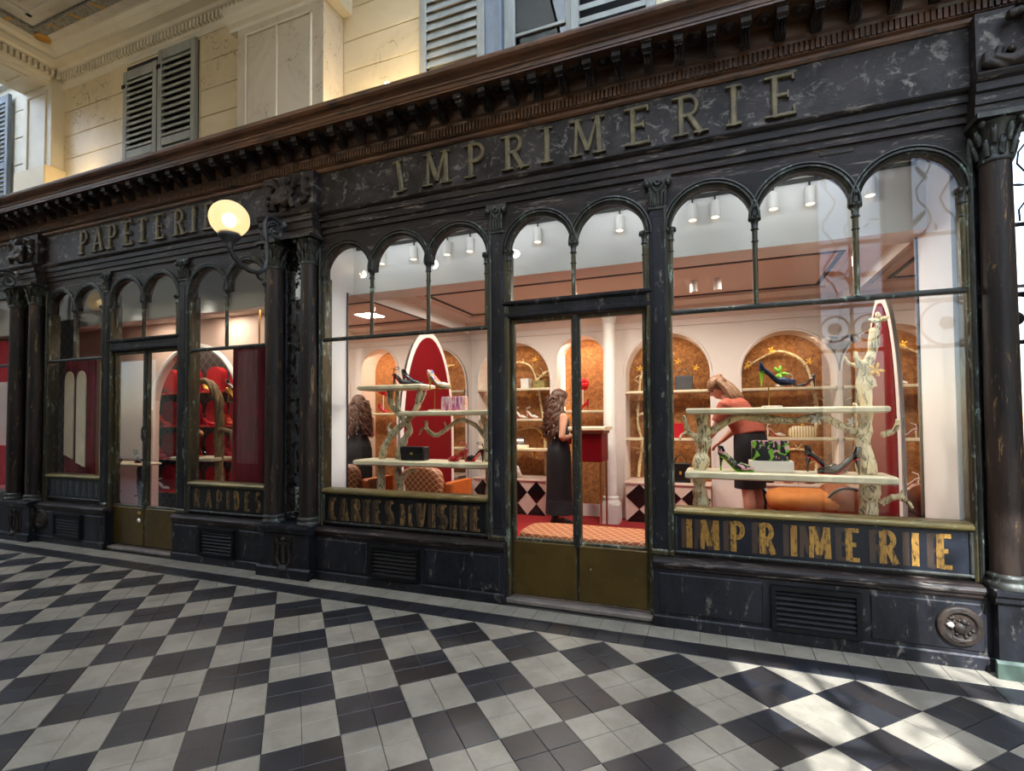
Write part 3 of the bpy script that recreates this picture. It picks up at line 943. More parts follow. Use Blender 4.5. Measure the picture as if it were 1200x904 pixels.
def stroke_prism(m, pts, w, y0, y1, bev=0.0):
    n = len(pts)
    L, Rr = [], []
    for i in range(n):
        a = Vector(pts[max(i - 1, 0)]); b = Vector(pts[min(i + 1, n - 1)])
        d_ = (b - a).normalized(); nn = Vector((-d_.y, d_.x))
        p = Vector(pts[i])
        L.append(p + nn * w / 2); Rr.append(p - nn * w / 2)
    k = 0.55 if bev else 1.0
    vs = []
    for i in range(n):
        p = (L[i] + Rr[i]) / 2
        l2, r2 = p + (L[i] - p) * k, p + (Rr[i] - p) * k
        vs += [(L[i].x, y1, L[i].y), (L[i].x, y0 + bev, L[i].y), (l2.x, y0, l2.y), (r2.x, y0, r2.y), (Rr[i].x, y0 + bev, Rr[i].y), (Rr[i].x, y1, Rr[i].y)]
    fs = []
    for i in range(n - 1):
        for j in range(5):
            fs.append((i * 6 + j, (i + 1) * 6 + j, (i + 1) * 6 + j + 1, i * 6 + j + 1))
    fs += [(0, 1, 2, 3, 4, 5), tuple(n * 6 - 6 + j for j in (5, 4, 3, 2, 1, 0))]
    m.add(vs, fs)
def letter_mb(ch, xc, z0, h, wscale, weight, y0, y1, bev=0.0, serif=False, tilt=0.0):
    w, st = GL[ch]
    m = MB()
    for i_, (pts, k) in enumerate(st):
        stroke_prism(m, [(xc + (x - w / 2) * h * wscale, z0 + z * h) for x, z in pts], weight * k, y0 - 0.00022 * i_, y1 + 0.00005 * i_, bev)
    if serif:
        for x, z in SERIF.get(ch, ()):
            X = xc + (x - w / 2) * h * wscale
            zz = z0 + (0.012 if z < .5 else h - 0.012)
            stroke_prism(m, [(X - weight * 1.15, zz), (X + weight * 1.15, zz)], 0.022, y0 - 0.0011, y1, bev)
        if ch in 'ET':
            xs = [0.58] if ch == 'E' else [0.07, 0.63]
            for xx in xs:
                X = xc + (xx - w / 2) * h * wscale
                stroke_prism(m, [(X, z0 + h), (X + 0.004, z0 + h * 0.83)], 0.02, y0, y1, bev)
            if ch == 'E':
                X = xc + (0.60 - w / 2) * h * wscale
                stroke_prism(m, [(X, z0 + h * 0.19), (X + 0.008, z0)], 0.02, y0, y1, bev)
                X = xc + (0.46 - w / 2) * h * wscale
                stroke_prism(m, [(X, z0 + h * 0.60), (X, z0 + h * 0.42)], 0.018, y0, y1, bev)
    if tilt:
        m.xf(Matrix.Translation((xc, 0, z0)) @ Matrix.Rotation(tilt, 4, 'Y') @ Matrix.Translation((-xc, 0, -z0)))
    return m

# ---- frieze lettering
fr = thing('frieze_lettering', 'raised bronze serif letters IMPRIMERIE on the dark frieze', 'lettering', (6.65, 0.44, 3.69))
XS = (5.05, 5.424, 5.815, 6.18, 6.474, 6.821, 7.233, 7.606, 7.915, 8.235)
for ch, x in zip('IMPRIMERIE', XS):
    lm = letter_mb(ch, x, 3.695, 0.305, 0.86, 0.046, 0.425, 0.452, 0.010, True, -0.16 if x < 5.2 else 0)
    part('letter', lm, 'letter_bronze', fr)
fr = thing('frieze_lettering', 'raised bronze serif letters PAPÊTERIE on the far frieze', 'lettering', (1.38, 0.44, 3.69))
for ch, x in zip('PAPETERIE', (0.253, 0.544, 0.82, 1.122, 1.38, 1.695, 2.024, 2.257, 2.504)):
    part('letter', letter_mb(ch, x, 3.70, 0.305, 0.78, 0.046, 0.425, 0.452, 0.010, True), 'letter_bronze', fr)
m = MB()
stroke_prism(m, [(1.045, 4.018), (1.11, 4.052), (1.175, 4.018)], 0.018, 0.43, 0.452, 0.006)
part('accent', m, 'letter_bronze', fr)

# ---- sign boards under the windows
def signboard(x0, x1, z0, z1, label, panel, frame_mat='bronze_dark'):
    o = thing('sign_board', label, 'sign', ((x0 + x1) / 2, 0.49, z0), group='lettered sign boards under the windows')
    part('panel', MB().box(x0, x1, 0.486, 0.506, z0, z1), panel, o)
    f = MB()
    w = 0.022
    for a, b, c, d_ in ((x0, x1, z0, z0 + w), (x0, x1, z1 - w * 0.6, z1), (x0, x0 + w, z0 + w, z1 - w * 0.6), (x1 - w, x1, z0 + w, z1 - w * 0.6)):
        f.bbox(a, b, 0.470, 0.49, c, d_, 0.006)
    part('sign_frame', f, frame_mat, o)
    return o
s = signboard(7.45, 9.26, 0.535, 0.836, 'black sign with large worn gold letters IMPRIMERIE', 'sign_panel')
for ch, x in zip('IMPRIMERIE', (7.558, 7.70, 7.888, 8.085, 8.254, 8.411, 8.61, 8.809, 8.956, 9.112)):
    part('letter', letter_mb(ch, x, 0.582, 0.215, 0.62, 0.040, 0.4828, 0.487), 'sign_gold', s)
for ch, x in zip('IMPRIMERIE', (7.52, 7.655, 7.838, 8.035, 8.205, 8.352, 8.55, 8.752, 8.905, 9.062)):
    part('ghost_letter', letter_mb(ch, x, 0.580, 0.218, 0.62, 0.036, 0.4852, 0.487), 'sign_brown', s, label='faded brown older letter')  # brown remains of earlier lettering, offset behind the gold
s = signboard(4.09, 5.90, 0.535, 0.836, 'black sign with worn dull gold letters CARTES DE VISITE', 'sign_panel_dark')
for ch, x in zip('CARTESDEVISITE', (4.223, 4.356, 4.506, 4.626, 4.752, 4.893, 5.02, 5.115, 5.234, 5.352, 5.462, 5.572, 5.675, 5.79)):
    sc = 0.66 if ch == 'D' or x == 5.115 else 1.0
    part('letter', letter_mb(ch, x, 0.575, 0.215 * (0.9 if sc < 1 else 1), 0.46 * sc, 0.034, 0.4828, 0.487), 'sign_gold_worn', s)
for ch, x in zip('CARTESVISITE', (4.19, 4.32, 4.465, 4.585, 4.715, 4.855, 5.20, 5.31, 5.42, 5.53, 5.635, 5.75)):
    part('ghost_letter', letter_mb(ch, x, 0.573, 0.215, 0.46, 0.03, 0.4852, 0.487), 'sign_brown', s, label='faded brown older letter')
s = signboard(2.17, 3.325, 0.535, 0.836, 'black sign with worn dull gold letters RAPIDES', 'sign_panel_dark')
for ch, x in zip('RAPIDES', (2.30, 2.475, 2.645, 2.775, 2.905, 3.065, 3.215)):
    part('letter', letter_mb(ch, x, 0.59, 0.205, 0.56, 0.038, 0.4828, 0.487), 'sign_gold_worn', s)
s = signboard(-0.53, 0.59, 0.56, 0.836, 'dark sign with nearly erased grey letters', 'sign_panel_dark')
for ch, x in zip('JOURNAUX', (-0.42, -0.29, -0.155, -0.02, 0.115, 0.245, 0.375, 0.50)):
    part('letter', letter_mb(ch, x, 0.61, 0.185, 0.52, 0.034, 0.4828, 0.487), 'sign_ghost', s)

# ================================================================== entablature
XA, XB = -3.8, 10.6
ent = thing('trim_entablature', 'long dark carved wooden entablature above the shop windows', 'entablature', (3.7, 0.45, 3.43), kind='structure')
part('architrave', MB().extr_x([(0.62, 3.43), (0.455, 3.43), (0.455, 3.475), (0.448, 3.478), (0.440, 3.485), (0.440, 3.545), (0.425, 3.55), (0.425, 3.60), (0.405, 3.615), (0.395, 3.63), (0.395, 3.645), (0.45, 3.655), (0.62, 3.655)], XA, XB), 'dark_wood', ent)
part('frieze', MB().box(XA, XB, 0.452, 0.62, 3.655, 4.045), 'frieze_paint', ent)
part('bed_moulding', MB().extr_x([(0.62, 4.045), (0.44, 4.045), (0.425, 4.06), (0.425, 4.085), (0.40, 4.095), (0.40, 4.10), (0.408, 4.10), (0.408, 4.172), (0.39, 4.172), (0.385, 4.19), (0.36, 4.205), (0.355, 4.235), (0.35, 4.30), (0.62, 4.30)], XA, XB), 'brown_wood', ent)
tm = MB()
x = -1.6
while x < 9.9:
    tm.box(x, x + 0.021, 0.388, 0.412, 4.102, 4.170)
    x += 0.0325
part('dentil_row', tm, 'brown_wood', ent, label='row of tiny wooden teeth', kind='stuff')
part('cornice', MB().extr_x([(0.62, 4.30), (0.125, 4.30), (0.125, 4.315), (0.118, 4.32), (0.118, 4.352), (0.108, 4.358), (0.105, 4.372), (0.085, 4.385), (0.055, 4.395), (0.035, 4.415), (0.03, 4.435), (0.03, 4.447), (0.62, 4.455)], XA, XB), 'brown_wood', ent)
bm_ = MB()
bm_.extr_x([(0.36, 0.0), (0.36, -0.115), (0.325, -0.125), (0.29, -0.11), (0.265, -0.075), (0.225, -0.062), (0.185, -0.066), (0.158, -0.05), (0.152, -0.022), (0.152, 0.0)], -0.034, 0.034)
for i in range(-1, 2):
    bm_.tube([(i * 0.018, 0.325, -0.127), (i * 0.018, 0.28, -0.10), (i * 0.018, 0.235, -0.068), (i * 0.018, 0.18, -0.072)], 0.008, 5)
bm_.box(-0.04, 0.04, 0.145, 0.36, -0.014, 0.0)
bme = make_mesh('bracket', bm_); bme.materials.append(MATS['dark_wood'])
rm_ = MB().lathe([(0.058, 0), (0.058, 0.012), (0.045, 0.018), (0.036, 0.008), (0.026, 0.010), (0.020, 0.022), (0.006, 0.026)], (0, 0, 0), 12)
rm_.xf(Matrix.Scale(-1, 4, (0, 0, 1)))
rme = make_mesh('rosette', rm_); rme.materials.append(MATS['dark_wood'])
x = 6.0 - 0.2215 * 35
while x < 9.9:
    if x > -2.2:
        for nm_, me_, dx, yy in (('bracket', bme, 0, 0.0), ('rosette', rme, 0.1108, 0.245)):
            o = link(nm_, me_, None, ent)
            o.location = Vector((x + dx, yy, 4.302)) - Vector(ent.location)
    x += 0.2215

def relief_block(xc, label, seed, trophy=False):
    x0, x1 = xc - 0.33, xc + 0.33
    o = thing('carved_relief', label, 'carving', (xc, 0.36, 3.44), group='carved blocks above the column pairs')
    part('entablature_block', MB().extr_x([(0.46, 3.40), (0.345, 3.40), (0.345, 3.47), (0.335, 3.475), (0.335, 3.54), (0.32, 3.55), (0.32, 3.60), (0.30, 3.615), (0.29, 3.64), (0.30, 3.655), (0.46, 3.655)], x0 - 0.02, x1 + 0.02), 'dark_wood', o)
    part('relief_ground', MB().box(x0, x1, 0.362, 0.46, 3.655, 4.06), 'frieze_paint', o)
    r = random.Random(seed)
    m = MB()
    if trophy:
        # horn of plenty spilling fruit, scrolling leaves below
        m.tube([(xc - 0.22, 0.34, 3.80), (xc - 0.25, 0.33, 3.74), (xc - 0.18, 0.33, 3.70), (xc - 0.06, 0.32, 3.73), (xc + 0.04, 0.30, 3.82), (xc + 0.02, 0.29, 3.93), (xc - 0.06, 0.29, 3.98)], [0.025, 0.035, 0.045, 0.055, 0.07, 0.085, 0.09], 10)
        for k in range(16):
            m.ball((xc - 0.08 + r.uniform(-.10, .12), 0.31 + r.uniform(-.03, .03), 3.99 + r.uniform(-.05, .05)), r.uniform(.018, .034), None, None, 8, 6)
        m.tube([(xc - 0.28, 0.345, 3.78), (xc - 0.29, 0.335, 3.72), (xc - 0.20, 0.335, 3.675), (xc - 0.05, 0.335, 3.69), (xc + 0.10, 0.335, 3.72), (xc + 0.28, 0.345, 3.80)], [0.03, 0.035, 0.03, 0.028, 0.03, 0.035], 8)
        for k in range(14):
            m.ball((xc + r.uniform(-.26, .28), 0.35, 3.69 + r.uniform(0, .10)), r.uniform(.02, .04), .03, r.uniform(.015, .03), 7, 5)
    else:
        # seated winged child holding a tablet, draped leaves around
        m.ball((xc - 0.01, 0.315, 3.965), 0.05, 0.048, 0.058, 10, 8)
        m.ball((xc, 0.325, 3.86), 0.068, 0.05, 0.085, 10, 8)
        m.ball((xc + 0.02, 0.325, 3.77), 0.085, 0.055, 0.06, 10, 8)
        for s in (-1, 1):
            m.tube([(xc + s * 0.05, 0.325, 3.91), (xc + s * 0.11, 0.31, 3.84), (xc + s * 0.07, 0.29, 3.78)], [0.032, 0.027, 0.022], 8)
            m.tube([(xc + s * 0.05, 0.31, 3.77), (xc + s * 0.12, 0.285, 3.76), (xc + s * 0.13, 0.30, 3.685)], [0.04, 0.034, 0.026], 8)
            m.tube([(xc + s * 0.06, 0.35, 3.90), (xc + s * 0.16, 0.34, 3.99), (xc + s * 0.24, 0.345, 3.97), (xc + s * 0.22, 0.35, 3.85)], [0.03, 0.05, 0.045, 0.02], 8)
        for k in range(26):
            a = r.uniform(0, 2 * PI)
            m.ball((xc + 0.24 * math.cos(a) + r.uniform(-.04, .04), 0.35, 3.855 + 0.15 * math.sin(a) + r.uniform(-.03, .03)), r.uniform(.02, .045), .035, r.uniform(.02, .045), 7, 5)
        m.box(xc - 0.14, xc - 0.02, 0.275, 0.30, 3.74, 3.85)
    rel = part('relief', m, 'iron_brown', o)
    remesh(rel, 0.006, 0)
    return o
relief_block(3.73, 'carved cherub relief above the middle column pair beside the lit globe lamp', 3)
relief_block(-0.92, 'carved cherub relief above the farthest column pair', 4)
relief_block(9.63, 'carved horn of plenty relief above the brown peeling column', 5, True)

# small engraved plaque on the spandrel
solo('maker_plaque', MB().bbox(8.46, 8.665, 0.468, 0.476, 3.375, 3.41, 0.004), 'iron_brown', 'small worn maker plaque above the large window arches', 'plaque')

# ================================================================== wall lamps
def wall_lamp(x, label, lit=1.0):
    o = thing('wall_lamp', label, 'lamp', (x, 0.30, 3.0), group='scrolled globe lamps on the column pairs')
    P_ = lambda y, z: (x, y, z)
    m = MB()
    m.tube([P_(-.30, 3.15), P_(-.29, 3.10), P_(-.25, 3.04), P_(-.18, 2.985), P_(-.08, 2.955), P_(.02, 2.965), P_(.09, 3.02), P_(.115, 3.12), P_(.11, 3.25), P_(.09, 3.38), P_(.085, 3.47), P_(.11, 3.53), P_(.17, 3.555), P_(.24, 3.545), P_(.30, 3.52)],
           [.026, .025, .024, .023, .022, .021, .020, .019, .019, .019, .019, .019, .018, .017, .02], 9)
    part('lamp_arm', m, 'lamp_iron', o)
    m = MB()
    sc = []
    for i in range(30):
        a = i / 29 * 3.4 * PI
        r = 0.10 * (1 - i / 34)
        sc.append(P_(.205 - r * math.cos(a), 3.42 + r * math.sin(a)))
    m.tube(sc, [0.015 - 0.005 * i / 29 for i in range(30)], 7)
    m.ball(P_(.205, 3.42), 0.022)
    part('scroll', m, 'lamp_iron', o)
    m = MB().tube([P_(-.02, 2.965), P_(.02, 2.91), P_(.05, 2.90), P_(.065, 2.925)], [.014, .012, .010, .007], 7)
    m.tube([P_(.09, 3.30), P_(.05, 3.33), P_(.045, 3.37)], [.01, .009, .006], 6)
    m.lathe([(0.05, 0.0), (0.05, 0.03), (0.02, 0.035)], P_(.31, 3.52), 12, 'y')
    part('leaf_ornament', m, 'lamp_iron', o)
    part('lamp_cup', MB().lathe([(0.026, 0), (0.035, 0.012), (0.03, 0.03), (0.05, 0.06), (0.075, 0.085), (0.09, 0.10), (0.092, 0.122), (0.085, 0.13)], P_(-.30, 3.10), 18), 'lamp_iron', o)
    m = MB()
    R = 0.165
    prof = []
    for i in range(15):
        a = -PI / 2 + 0.62 + (PI - 0.62) * i / 14
        prof.append((max(R * math.cos(a), 0.002), R * math.sin(a) * 0.97))
    m.lathe(prof, P_(-.30, 3.365), 26, cap=False)
    g_ = part('globe', m, 'globe_glass', o)
    if lit:
        part('bulb', MB().ball(P_(-.30, 3.355), 0.058, 0.058, 0.066, 14, 10), 'bulb_warm', o)
        light('lamp_light', 'POINT', P_(-.30, 3.35), 0.35 * lit, (1, 0.86, 0.66), 0.05)
    return o
wall_lamp(3.73, 'lit frosted globe lamp on a scrolled grey iron bracket by the cherub relief')
wall_lamp(-0.92, 'globe lamp bracket on the farthest column pair at the picture edge')

# ================================================================== upper storey of the shop side
YU = 0.60
wu = thing('wall_upper', 'cream marbled upper wall above the dark wooden cornice', 'wall', (4, YU, 4.45), kind='structure')
part('wall_core', MB().box(-0.52, 5.90, YU + 0.012, YU + 0.35, 4.30, 6.6).box(5.90, 7.36, YU + 0.012, YU + 0.35, 6.05, 6.6).box(7.36, 13, YU + 0.012, YU + 0.35, 4.30, 7.4).box(5.3, 7.36, YU + 0.012, YU + 0.35, 6.5, 7.4), 'marble_cream', wu)
def ashlar(x0, x1, rows, cuts):
    for r_, (z0, z1) in enumerate(rows):
        xs = [x0] + [c for c in cuts[r_ % len(cuts)] if x0 + 0.1 < c < x1 - 0.1] + [x1]
        for a, b in zip(xs[:-1], xs[1:]):
            part('ashlar_block', MB().bbox(a + 0.002, b - 0.002, YU - 0.004, YU + 0.014, z0 + 0.003, z1 - 0.003, 0.006), 'marble_cream', wu)
ROWS = [(4.46, 4.84), (4.84, 5.14), (5.14, 5.46), (5.46, 5.80), (5.80, 6.14)]
ashlar(-0.52, 0.78, ROWS, [(), ()])
ashlar(2.13, 3.07, ROWS, [(), ()])
ashlar(4.23, 5.16, ROWS, [(), ()])
ashlar(7.40, 9.6, ROWS, [(8.4,), (7.9, 8.9)])
part('wall_joint_strip', MB().box(0.78, 2.13, YU - 0.002, YU + 0.014, 4.46, 6.14), 'marble_cream', wu)

bx = thing('wall_pier', 'projecting marbled wall pier with two panels and moulded cap', 'pier', (3.65, 0.45, 4.44))
part('pier_body', MB().box(3.07, 4.23, 0.315, YU, 4.40, 5.98), 'marble_panel', bx)
part('pier_face', MB().box(4.19, 4.234, 0.305, 0.34, 4.44, 5.98), 'marble_panel', bx)
for a, b in ((3.22, 3.625), (3.635, 4.06)):
    part('panel', MB().bbox(a, b, 0.306, 0.32, 4.48, 5.60, 0.008), 'marble_panel', bx)
f = MB()
f.bbox(3.195, 3.215, 0.296, 0.32, 4.46, 5.63, 0.005).bbox(4.065, 4.085, 0.296, 0.32, 4.46, 5.63, 0.005).bbox(3.195, 4.085, 0.296, 0.32, 5.61, 5.635, 0.005).bbox(3.62, 3.64, 0.298, 0.32, 4.46, 5.61, 0.005)
part('panel_beading', f, 'marble_pale', bx)
capp = [(0.34, 5.72), (0.315, 5.72), (0.305, 5.75), (0.27, 5.77), (0.24, 5.81), (0.23, 5.85), (0.205, 5.87), (0.205, 5.90), (0.60, 5.90), (0.60, 5.72)]
part('cap_moulding', MB().extr_x(capp, 2.96, 4.34), 'marble_pale', bx)

def shutter(x0, x1, z0, z1, y, label, n, open_=False, mat='shutter_paint', rails=(0.0, 1.0), rot=0.0):
    xc = (x0 + x1) / 2
    o = thing('window_shutter', label, 'shutter', (x0, y, z0), group='louvred window shutters on the upper storey')
    w = 0.075
    f = MB()
    f.bbox(x0, x0 + w, y - 0.025, y + 0.02, z0, z1, 0.006).bbox(x1 - w, x1, y - 0.025, y + 0.02, z0, z1, 0.006)
    zr = [z0 + (z1 - z0) * k for k in rails]
    for k, z in enumerate(zr):
        a, b = (z, z + 0.07) if k == 0 else ((z - 0.12, z) if k == len(zr) - 1 else (z - 0.05, z + 0.05))
        f.bbox(x0 + w, x1 - w, y - 0.022, y + 0.018, a, b, 0.006)
    part('shutter_frame', f, mat, o)
    bands = []
    for k in range(len(zr) - 1):
        a = zr[k] + (0.07 if k == 0 else 0.05); b = zr[k + 1] - (0.12 if k == len(zr) - 2 else 0.05)
        bands.append((a, b))
    tot = sum(b - a for a, b in bands)
    for a, b in bands:
        nn = max(2, round(n * (b - a) / tot))
        for i in range(nn):
            z = a + (b - a) * (i + 0.5) / nn
            hh = (b - a) / nn
            t_ = 0.006
            dz = hh * (0.50 if not open_ else 0.62)
            part('slat', MB().extr_x([(y - 0.020, z - dz), (y + 0.016, z + dz * 0.75), (y + 0.016, z + dz * 0.75 + t_ * 2), (y - 0.020, z - dz + t_ * 2)] if open_ else
                                     [(y - 0.024, z - dz * 0.70), (y + 0.016, z - dz * 0.10), (y + 0.016, z - dz * 0.10 + t_ * 2), (y - 0.024, z + dz * 0.15)], x0 + w, x1 - w), mat, o)
    m = MB().box(x0 - 0.02, x0 + 0.05, y - 0.03, y - 0.02, z0 + (z1 - z0) * 0.86, z0 + (z1 - z0) * 0.89)
    part('hinge', m, 'iron_black', o)
    return o
part('shade_backing', MB().box(0.80, 2.11, YU - 0.006, YU + 0.003, 4.46, 6.09), 'room_dark', wu)  # flat dark sheet, paints the shade behind the closed shutters
shutter(0.80, 1.43, 4.46, 6.00, YU - 0.03, 'closed grey-green louvred shutter, left leaf of the closed pair', 16, False, 'shutter_paint', (0, 0.30, 1))
shutter(1.46, 2.11, 4.46, 6.10, YU - 0.035, 'closed grey-green louvred shutter, right leaf of the closed pair', 17, False, 'shutter_paint', (0, 0.30, 1))
shutter(5.18, 5.86, 4.46, 6.0, YU - 0.045, 'pale grey louvred shutter folded open against the marbled wall', 15, True, 'shutter_paint', (0, 1))
shutter(6.66, 7.36, 4.46, 6.0, YU - 0.03, 'pale grey louvred shutter half closed beside the dark upper window', 12, False, 'shutter_paint', (0, 1))
w5 = thing('window_5', 'dark upper window in bluish painted frame between two grey shutters', 'window', (6.3, YU, 4.46), kind='structure')
part('window_jamb', MB().bbox(5.86, 6.02, YU - 0.06, YU + 0.25, 4.40, 6.05, 0.01), 'shutter_blue', w5)
part('window_sash', MB().bbox(6.02, 6.13, YU + 0.0, YU + 0.06, 4.40, 6.05, 0.01).bbox(6.60, 6.70, YU, YU + 0.06, 4.40, 6.05, 0.01), 'shutter_paint', w5)
part('glazing_bar', MB().bbox(6.13, 6.60, YU + 0.01, YU + 0.04, 4.99, 5.02, 0.004), 'shutter_paint', w5)
part('pane', MB().box(6.13, 6.60, YU + 0.03, YU + 0.036, 4.40, 4.99), 'glass_dark', w5)
part('pane', MB().box(6.13, 6.60, YU + 0.03, YU + 0.036, 5.02, 6.05), 'glass_dark', w5)
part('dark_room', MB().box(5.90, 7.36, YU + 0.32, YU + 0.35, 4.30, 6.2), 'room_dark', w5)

# upper cornice with dentils, around the compartment
uc = thing('trim_upper_cornice', 'cream dentilled cornice under the painted passage ceiling', 'cornice', (4, 0.4, 6.1), kind='structure')
prof = [(0.62, 6.12), (0.585, 6.12), (0.58, 6.15), (0.565, 6.165), (0.56, 6.19), (0.56, 6.29), (0.50, 6.30), (0.47, 6.32), (0.36, 6.325), (0.36, 6.36), (0.34, 6.37), (0.30, 6.39), (0.27, 6.43), (0.22, 6.44), (0.62, 6.46)]
part('moulding', MB().extr_x(prof, -0.52, 5.3), 'marble_pale', uc)
prof2 = [(-0.52 + (0.60 - y), z) for y, z in prof]
part('moulding', MB().prism([(x, z) for x, z in reversed(prof2)], -4.6, 0.42), 'marble_pale', uc)
dm = MB()
x = -0.44
while x < 5.2:
    dm.box(x, x + 0.034, 0.515, 0.565, 6.20, 6.285); x += 0.062
y = 0.5
while y > -2.2:
    dm.box(-0.485, -0.435, y - 0.034, y, 6.20, 6.285); y -= 0.062
part('dentil_row', dm, 'marble_pale', uc, label='row of small cream teeth', kind='stuff')

cl = thing('ceiling', 'grey painted coffered passage ceiling with garland border and gold ribbons', 'ceiling', (4, -2, 6.44), kind='structure')
XC0, XC1, YC0, YC1 = -0.16, 5.3, -4.24, 0.24
part('ceiling_slab', MB().box(-1.3, 5.4, -5.1, 0.95, 6.46, 6.60), 'ceil_paint', cl)
part('ceiling_field', MB().box(XC0 + 0.36, XC1, YC0 + 0.36, YC1 - 0.36, 6.41, 6.47), 'ceil_paint', cl)
part('border_fillet', MB().box(XC0, XC1, YC1 - 0.10, YC1, 6.425, 6.47), 'ceil_paint', cl)
part('garland_band', MB().box(XC0 + 0.1, XC1, YC1 - 0.22, YC1 - 0.10, 6.418, 6.47), 'garland', cl, label='painted grey oak-leaf garland band')
part('garland_band', MB().box(XC0, XC0 + 0.12, YC0, YC1 - 0.12, 6.418, 6.47), 'garland', cl, label='painted grey oak-leaf garland band')
part('coffer_moulding', MB().box(XC0 + 0.36, XC1, YC1 - 0.42, YC1 - 0.36, 6.395, 6.42).box(XC0 + 0.36, XC0 + 0.42, YC0 + 0.4, YC1 - 0.36, 6.395, 6.42), 'ceil_paint', cl)
part('coffer_moulding', MB().box(XC0 + 0.54, XC1, YC1 - 0.57, YC1 - 0.54, 6.39, 6.42).box(XC0 + 0.54, XC0 + 0.57, YC0 + 0.4, YC1 - 0.54, 6.39, 6.42), 'ceil_paint', cl)
for i in range(9):
    x = XC0 + 0.38 + i * 0.42
    part('gold_ribbon', MB().add([(x, YC1 - 0.22, 6.413), (x + 0.03, YC1 - 0.22, 6.413), (x + 0.10, YC1 - 0.10, 6.413), (x + 0.07, YC1 - 0.10, 6.413),
                                  (x, YC1 - 0.22, 6.42), (x + 0.03, YC1 - 0.22, 6.42), (x + 0.10, YC1 - 0.10, 6.42), (x + 0.07, YC1 - 0.10, 6.42)],
                                 [(0, 1, 2, 3), (7, 6, 5, 4), (0, 4, 5, 1), (1, 5, 6, 2), (2, 6, 7, 3), (3, 7, 4, 0)]), 'gold_trim', cl)
for i in range(3):
    y = YC1 - 0.42 - i * 0.42
    part('gold_ribbon', MB().box(XC0, XC0 + 0.12, y - 0.03, y, 6.412, 6.42), 'gold_trim', cl)
m = MB().lathe([(0.085, 0), (0.085, -0.012), (0.06, -0.02), (0.04, -0.012), (0.02, -0.026), (0.003, -0.028)], (XC0 + 0.06, YC1 - 0.10, 6.418), 14)
part('corner_rosette', m, 'gold_trim', cl, label='gilded corner rosette')

# transverse arch at the left end of the compartment
wl = thing('wall_left', 'pale transverse arch with panelled jamb dividing the passage', 'wall', (-0.85, 0.45, 4.3), kind='structure')
part('jamb', MB().box(-1.17, -0.52, 0.45, 0.95, 4.30, 6.13), 'marble_pale', wl)
f = MB()
for a, b, c, d_ in ((-1.08, -0.62, 4.86, 4.90), (-1.08, -0.62, 6.02, 6.06), (-1.08, -1.04, 4.90, 6.02), (-0.66, -0.62, 4.90, 6.02)):
    f.bbox(a, b, 0.432, 0.452, c, d_, 0.006)
part('jamb_panel_frame', f, 'marble_pale', wl)
part('jamb_plinth', MB().bbox(-1.19, -0.47, 0.36, 0.62, 4.30, 4.98, 0.015), 'marble_cream', wl)
part('arch_beam', MB().box(-1.17, -0.52, -4.9, 0.95, 6.13, 6.50), 'marble_pale', wl)
f = MB()
for a, b, c, d_ in ((-1.06, -0.63, 0.20, 0.24), (-1.06, -0.63, -4.4, -4.36), (-1.06, -1.02, -4.36, 0.20), (-0.67, -0.63, -4.36, 0.20)):
    f.box(a, b, c, d_, 6.112, 6.132)
part('soffit_panel_frame', f, 'marble_pale', wl)
part('far_jamb', MB().box(-1.17, -0.52, -4.9, -4.45, 4.30, 6.13), 'marble_pale', wl)
# next compartment beyond the arch: skylit wall with shutters coloured for the bluish skylight
wf = thing('wall_far', 'pale skylit upper wall beyond the transverse arch', 'wall', (-4, 0.62, 4.3), kind='structure')
part('wall_core', MB().box(-9, -1.17, 0.63, 0.95, 4.30, 8.2), 'marble_pale', wf)
for r_, (z0, z1) in enumerate([(4.46, 4.9), (4.9, 5.3), (5.3, 5.7), (5.7, 6.1), (6.1, 6.5)]):
    for a, b in ((-1.75, -1.17), (-4.2, -3.05)):
        part('ashlar_block', MB().bbox(a, b - 0.003, 0.612, 0.632, z0 + 0.004, z1 - 0.004, 0.008), 'marble_pale', wf)
part('string_course', MB().extr_x([(0.63, 6.52), (0.56, 6.53), (0.55, 6.62), (0.50, 6.66), (0.50, 6.72), (0.63, 6.74)], -9, -1.17), 'white_paint', wf)
m = MB()
for i in range(24):
    x = -1.4 - i * 0.14
    for k in range(3):
        a = k * 2.1
        m.ball((x + 0.03 * math.cos(a), 0.61, 6.88 + 0.05 * math.sin(a)), 0.03, 0.018, 0.022, 7, 5)
    m.tube([(x, 0.615, 6.95), (x - 0.05, 0.61, 7.02), (x - 0.10, 0.615, 6.95)], 0.012, 6)
part('frieze_ornament', m, 'garland', wf, kind='stuff')
shutter(-2.42, -1.78, 4.46, 6.36, 0.57, 'blue-grey louvred shutter in the skylit wall beyond the arch', 24, False, 'shutter_blue', (0, 0.45, 1))
shutter(-3.05, -2.45, 4.46, 6.36, 0.57, 'blue-grey louvred shutter at the picture edge beyond the arch', 24, False, 'shutter_blue', (0, 0.45, 1))

# small uplights standing on the wooden cornice
def uplight(x, y, label, e):
    o = thing('cornice_uplight', label, 'lamp', (x, y, 4.452), group='small uplights on the cornice')
    part('lamp_holder', MB().lathe([(0.05, 0), (0.05, 0.02), (0.03, 0.03), (0.03, 0.07)], (x, y, 4.452), 12), 'iron_black', o)
    part('bulb', MB().ball((x, y, 4.56), 0.042, 0.042, 0.045), 'bulb_warm', o)
    light('uplight_light', 'POINT', (x, y, 4.60), e, (1, 0.76, 0.42), 0.05)
uplight(5.05, 0.22, 'glowing uplight bulb peeping over the wooden cornice by the open shutter', 22)
uplight(0.05, 0.40, 'hidden warm uplight on the cornice by the transverse arch', 18)
uplight(4.62, 0.50, 'hidden warm uplight on the cornice beside the wall pier', 12)

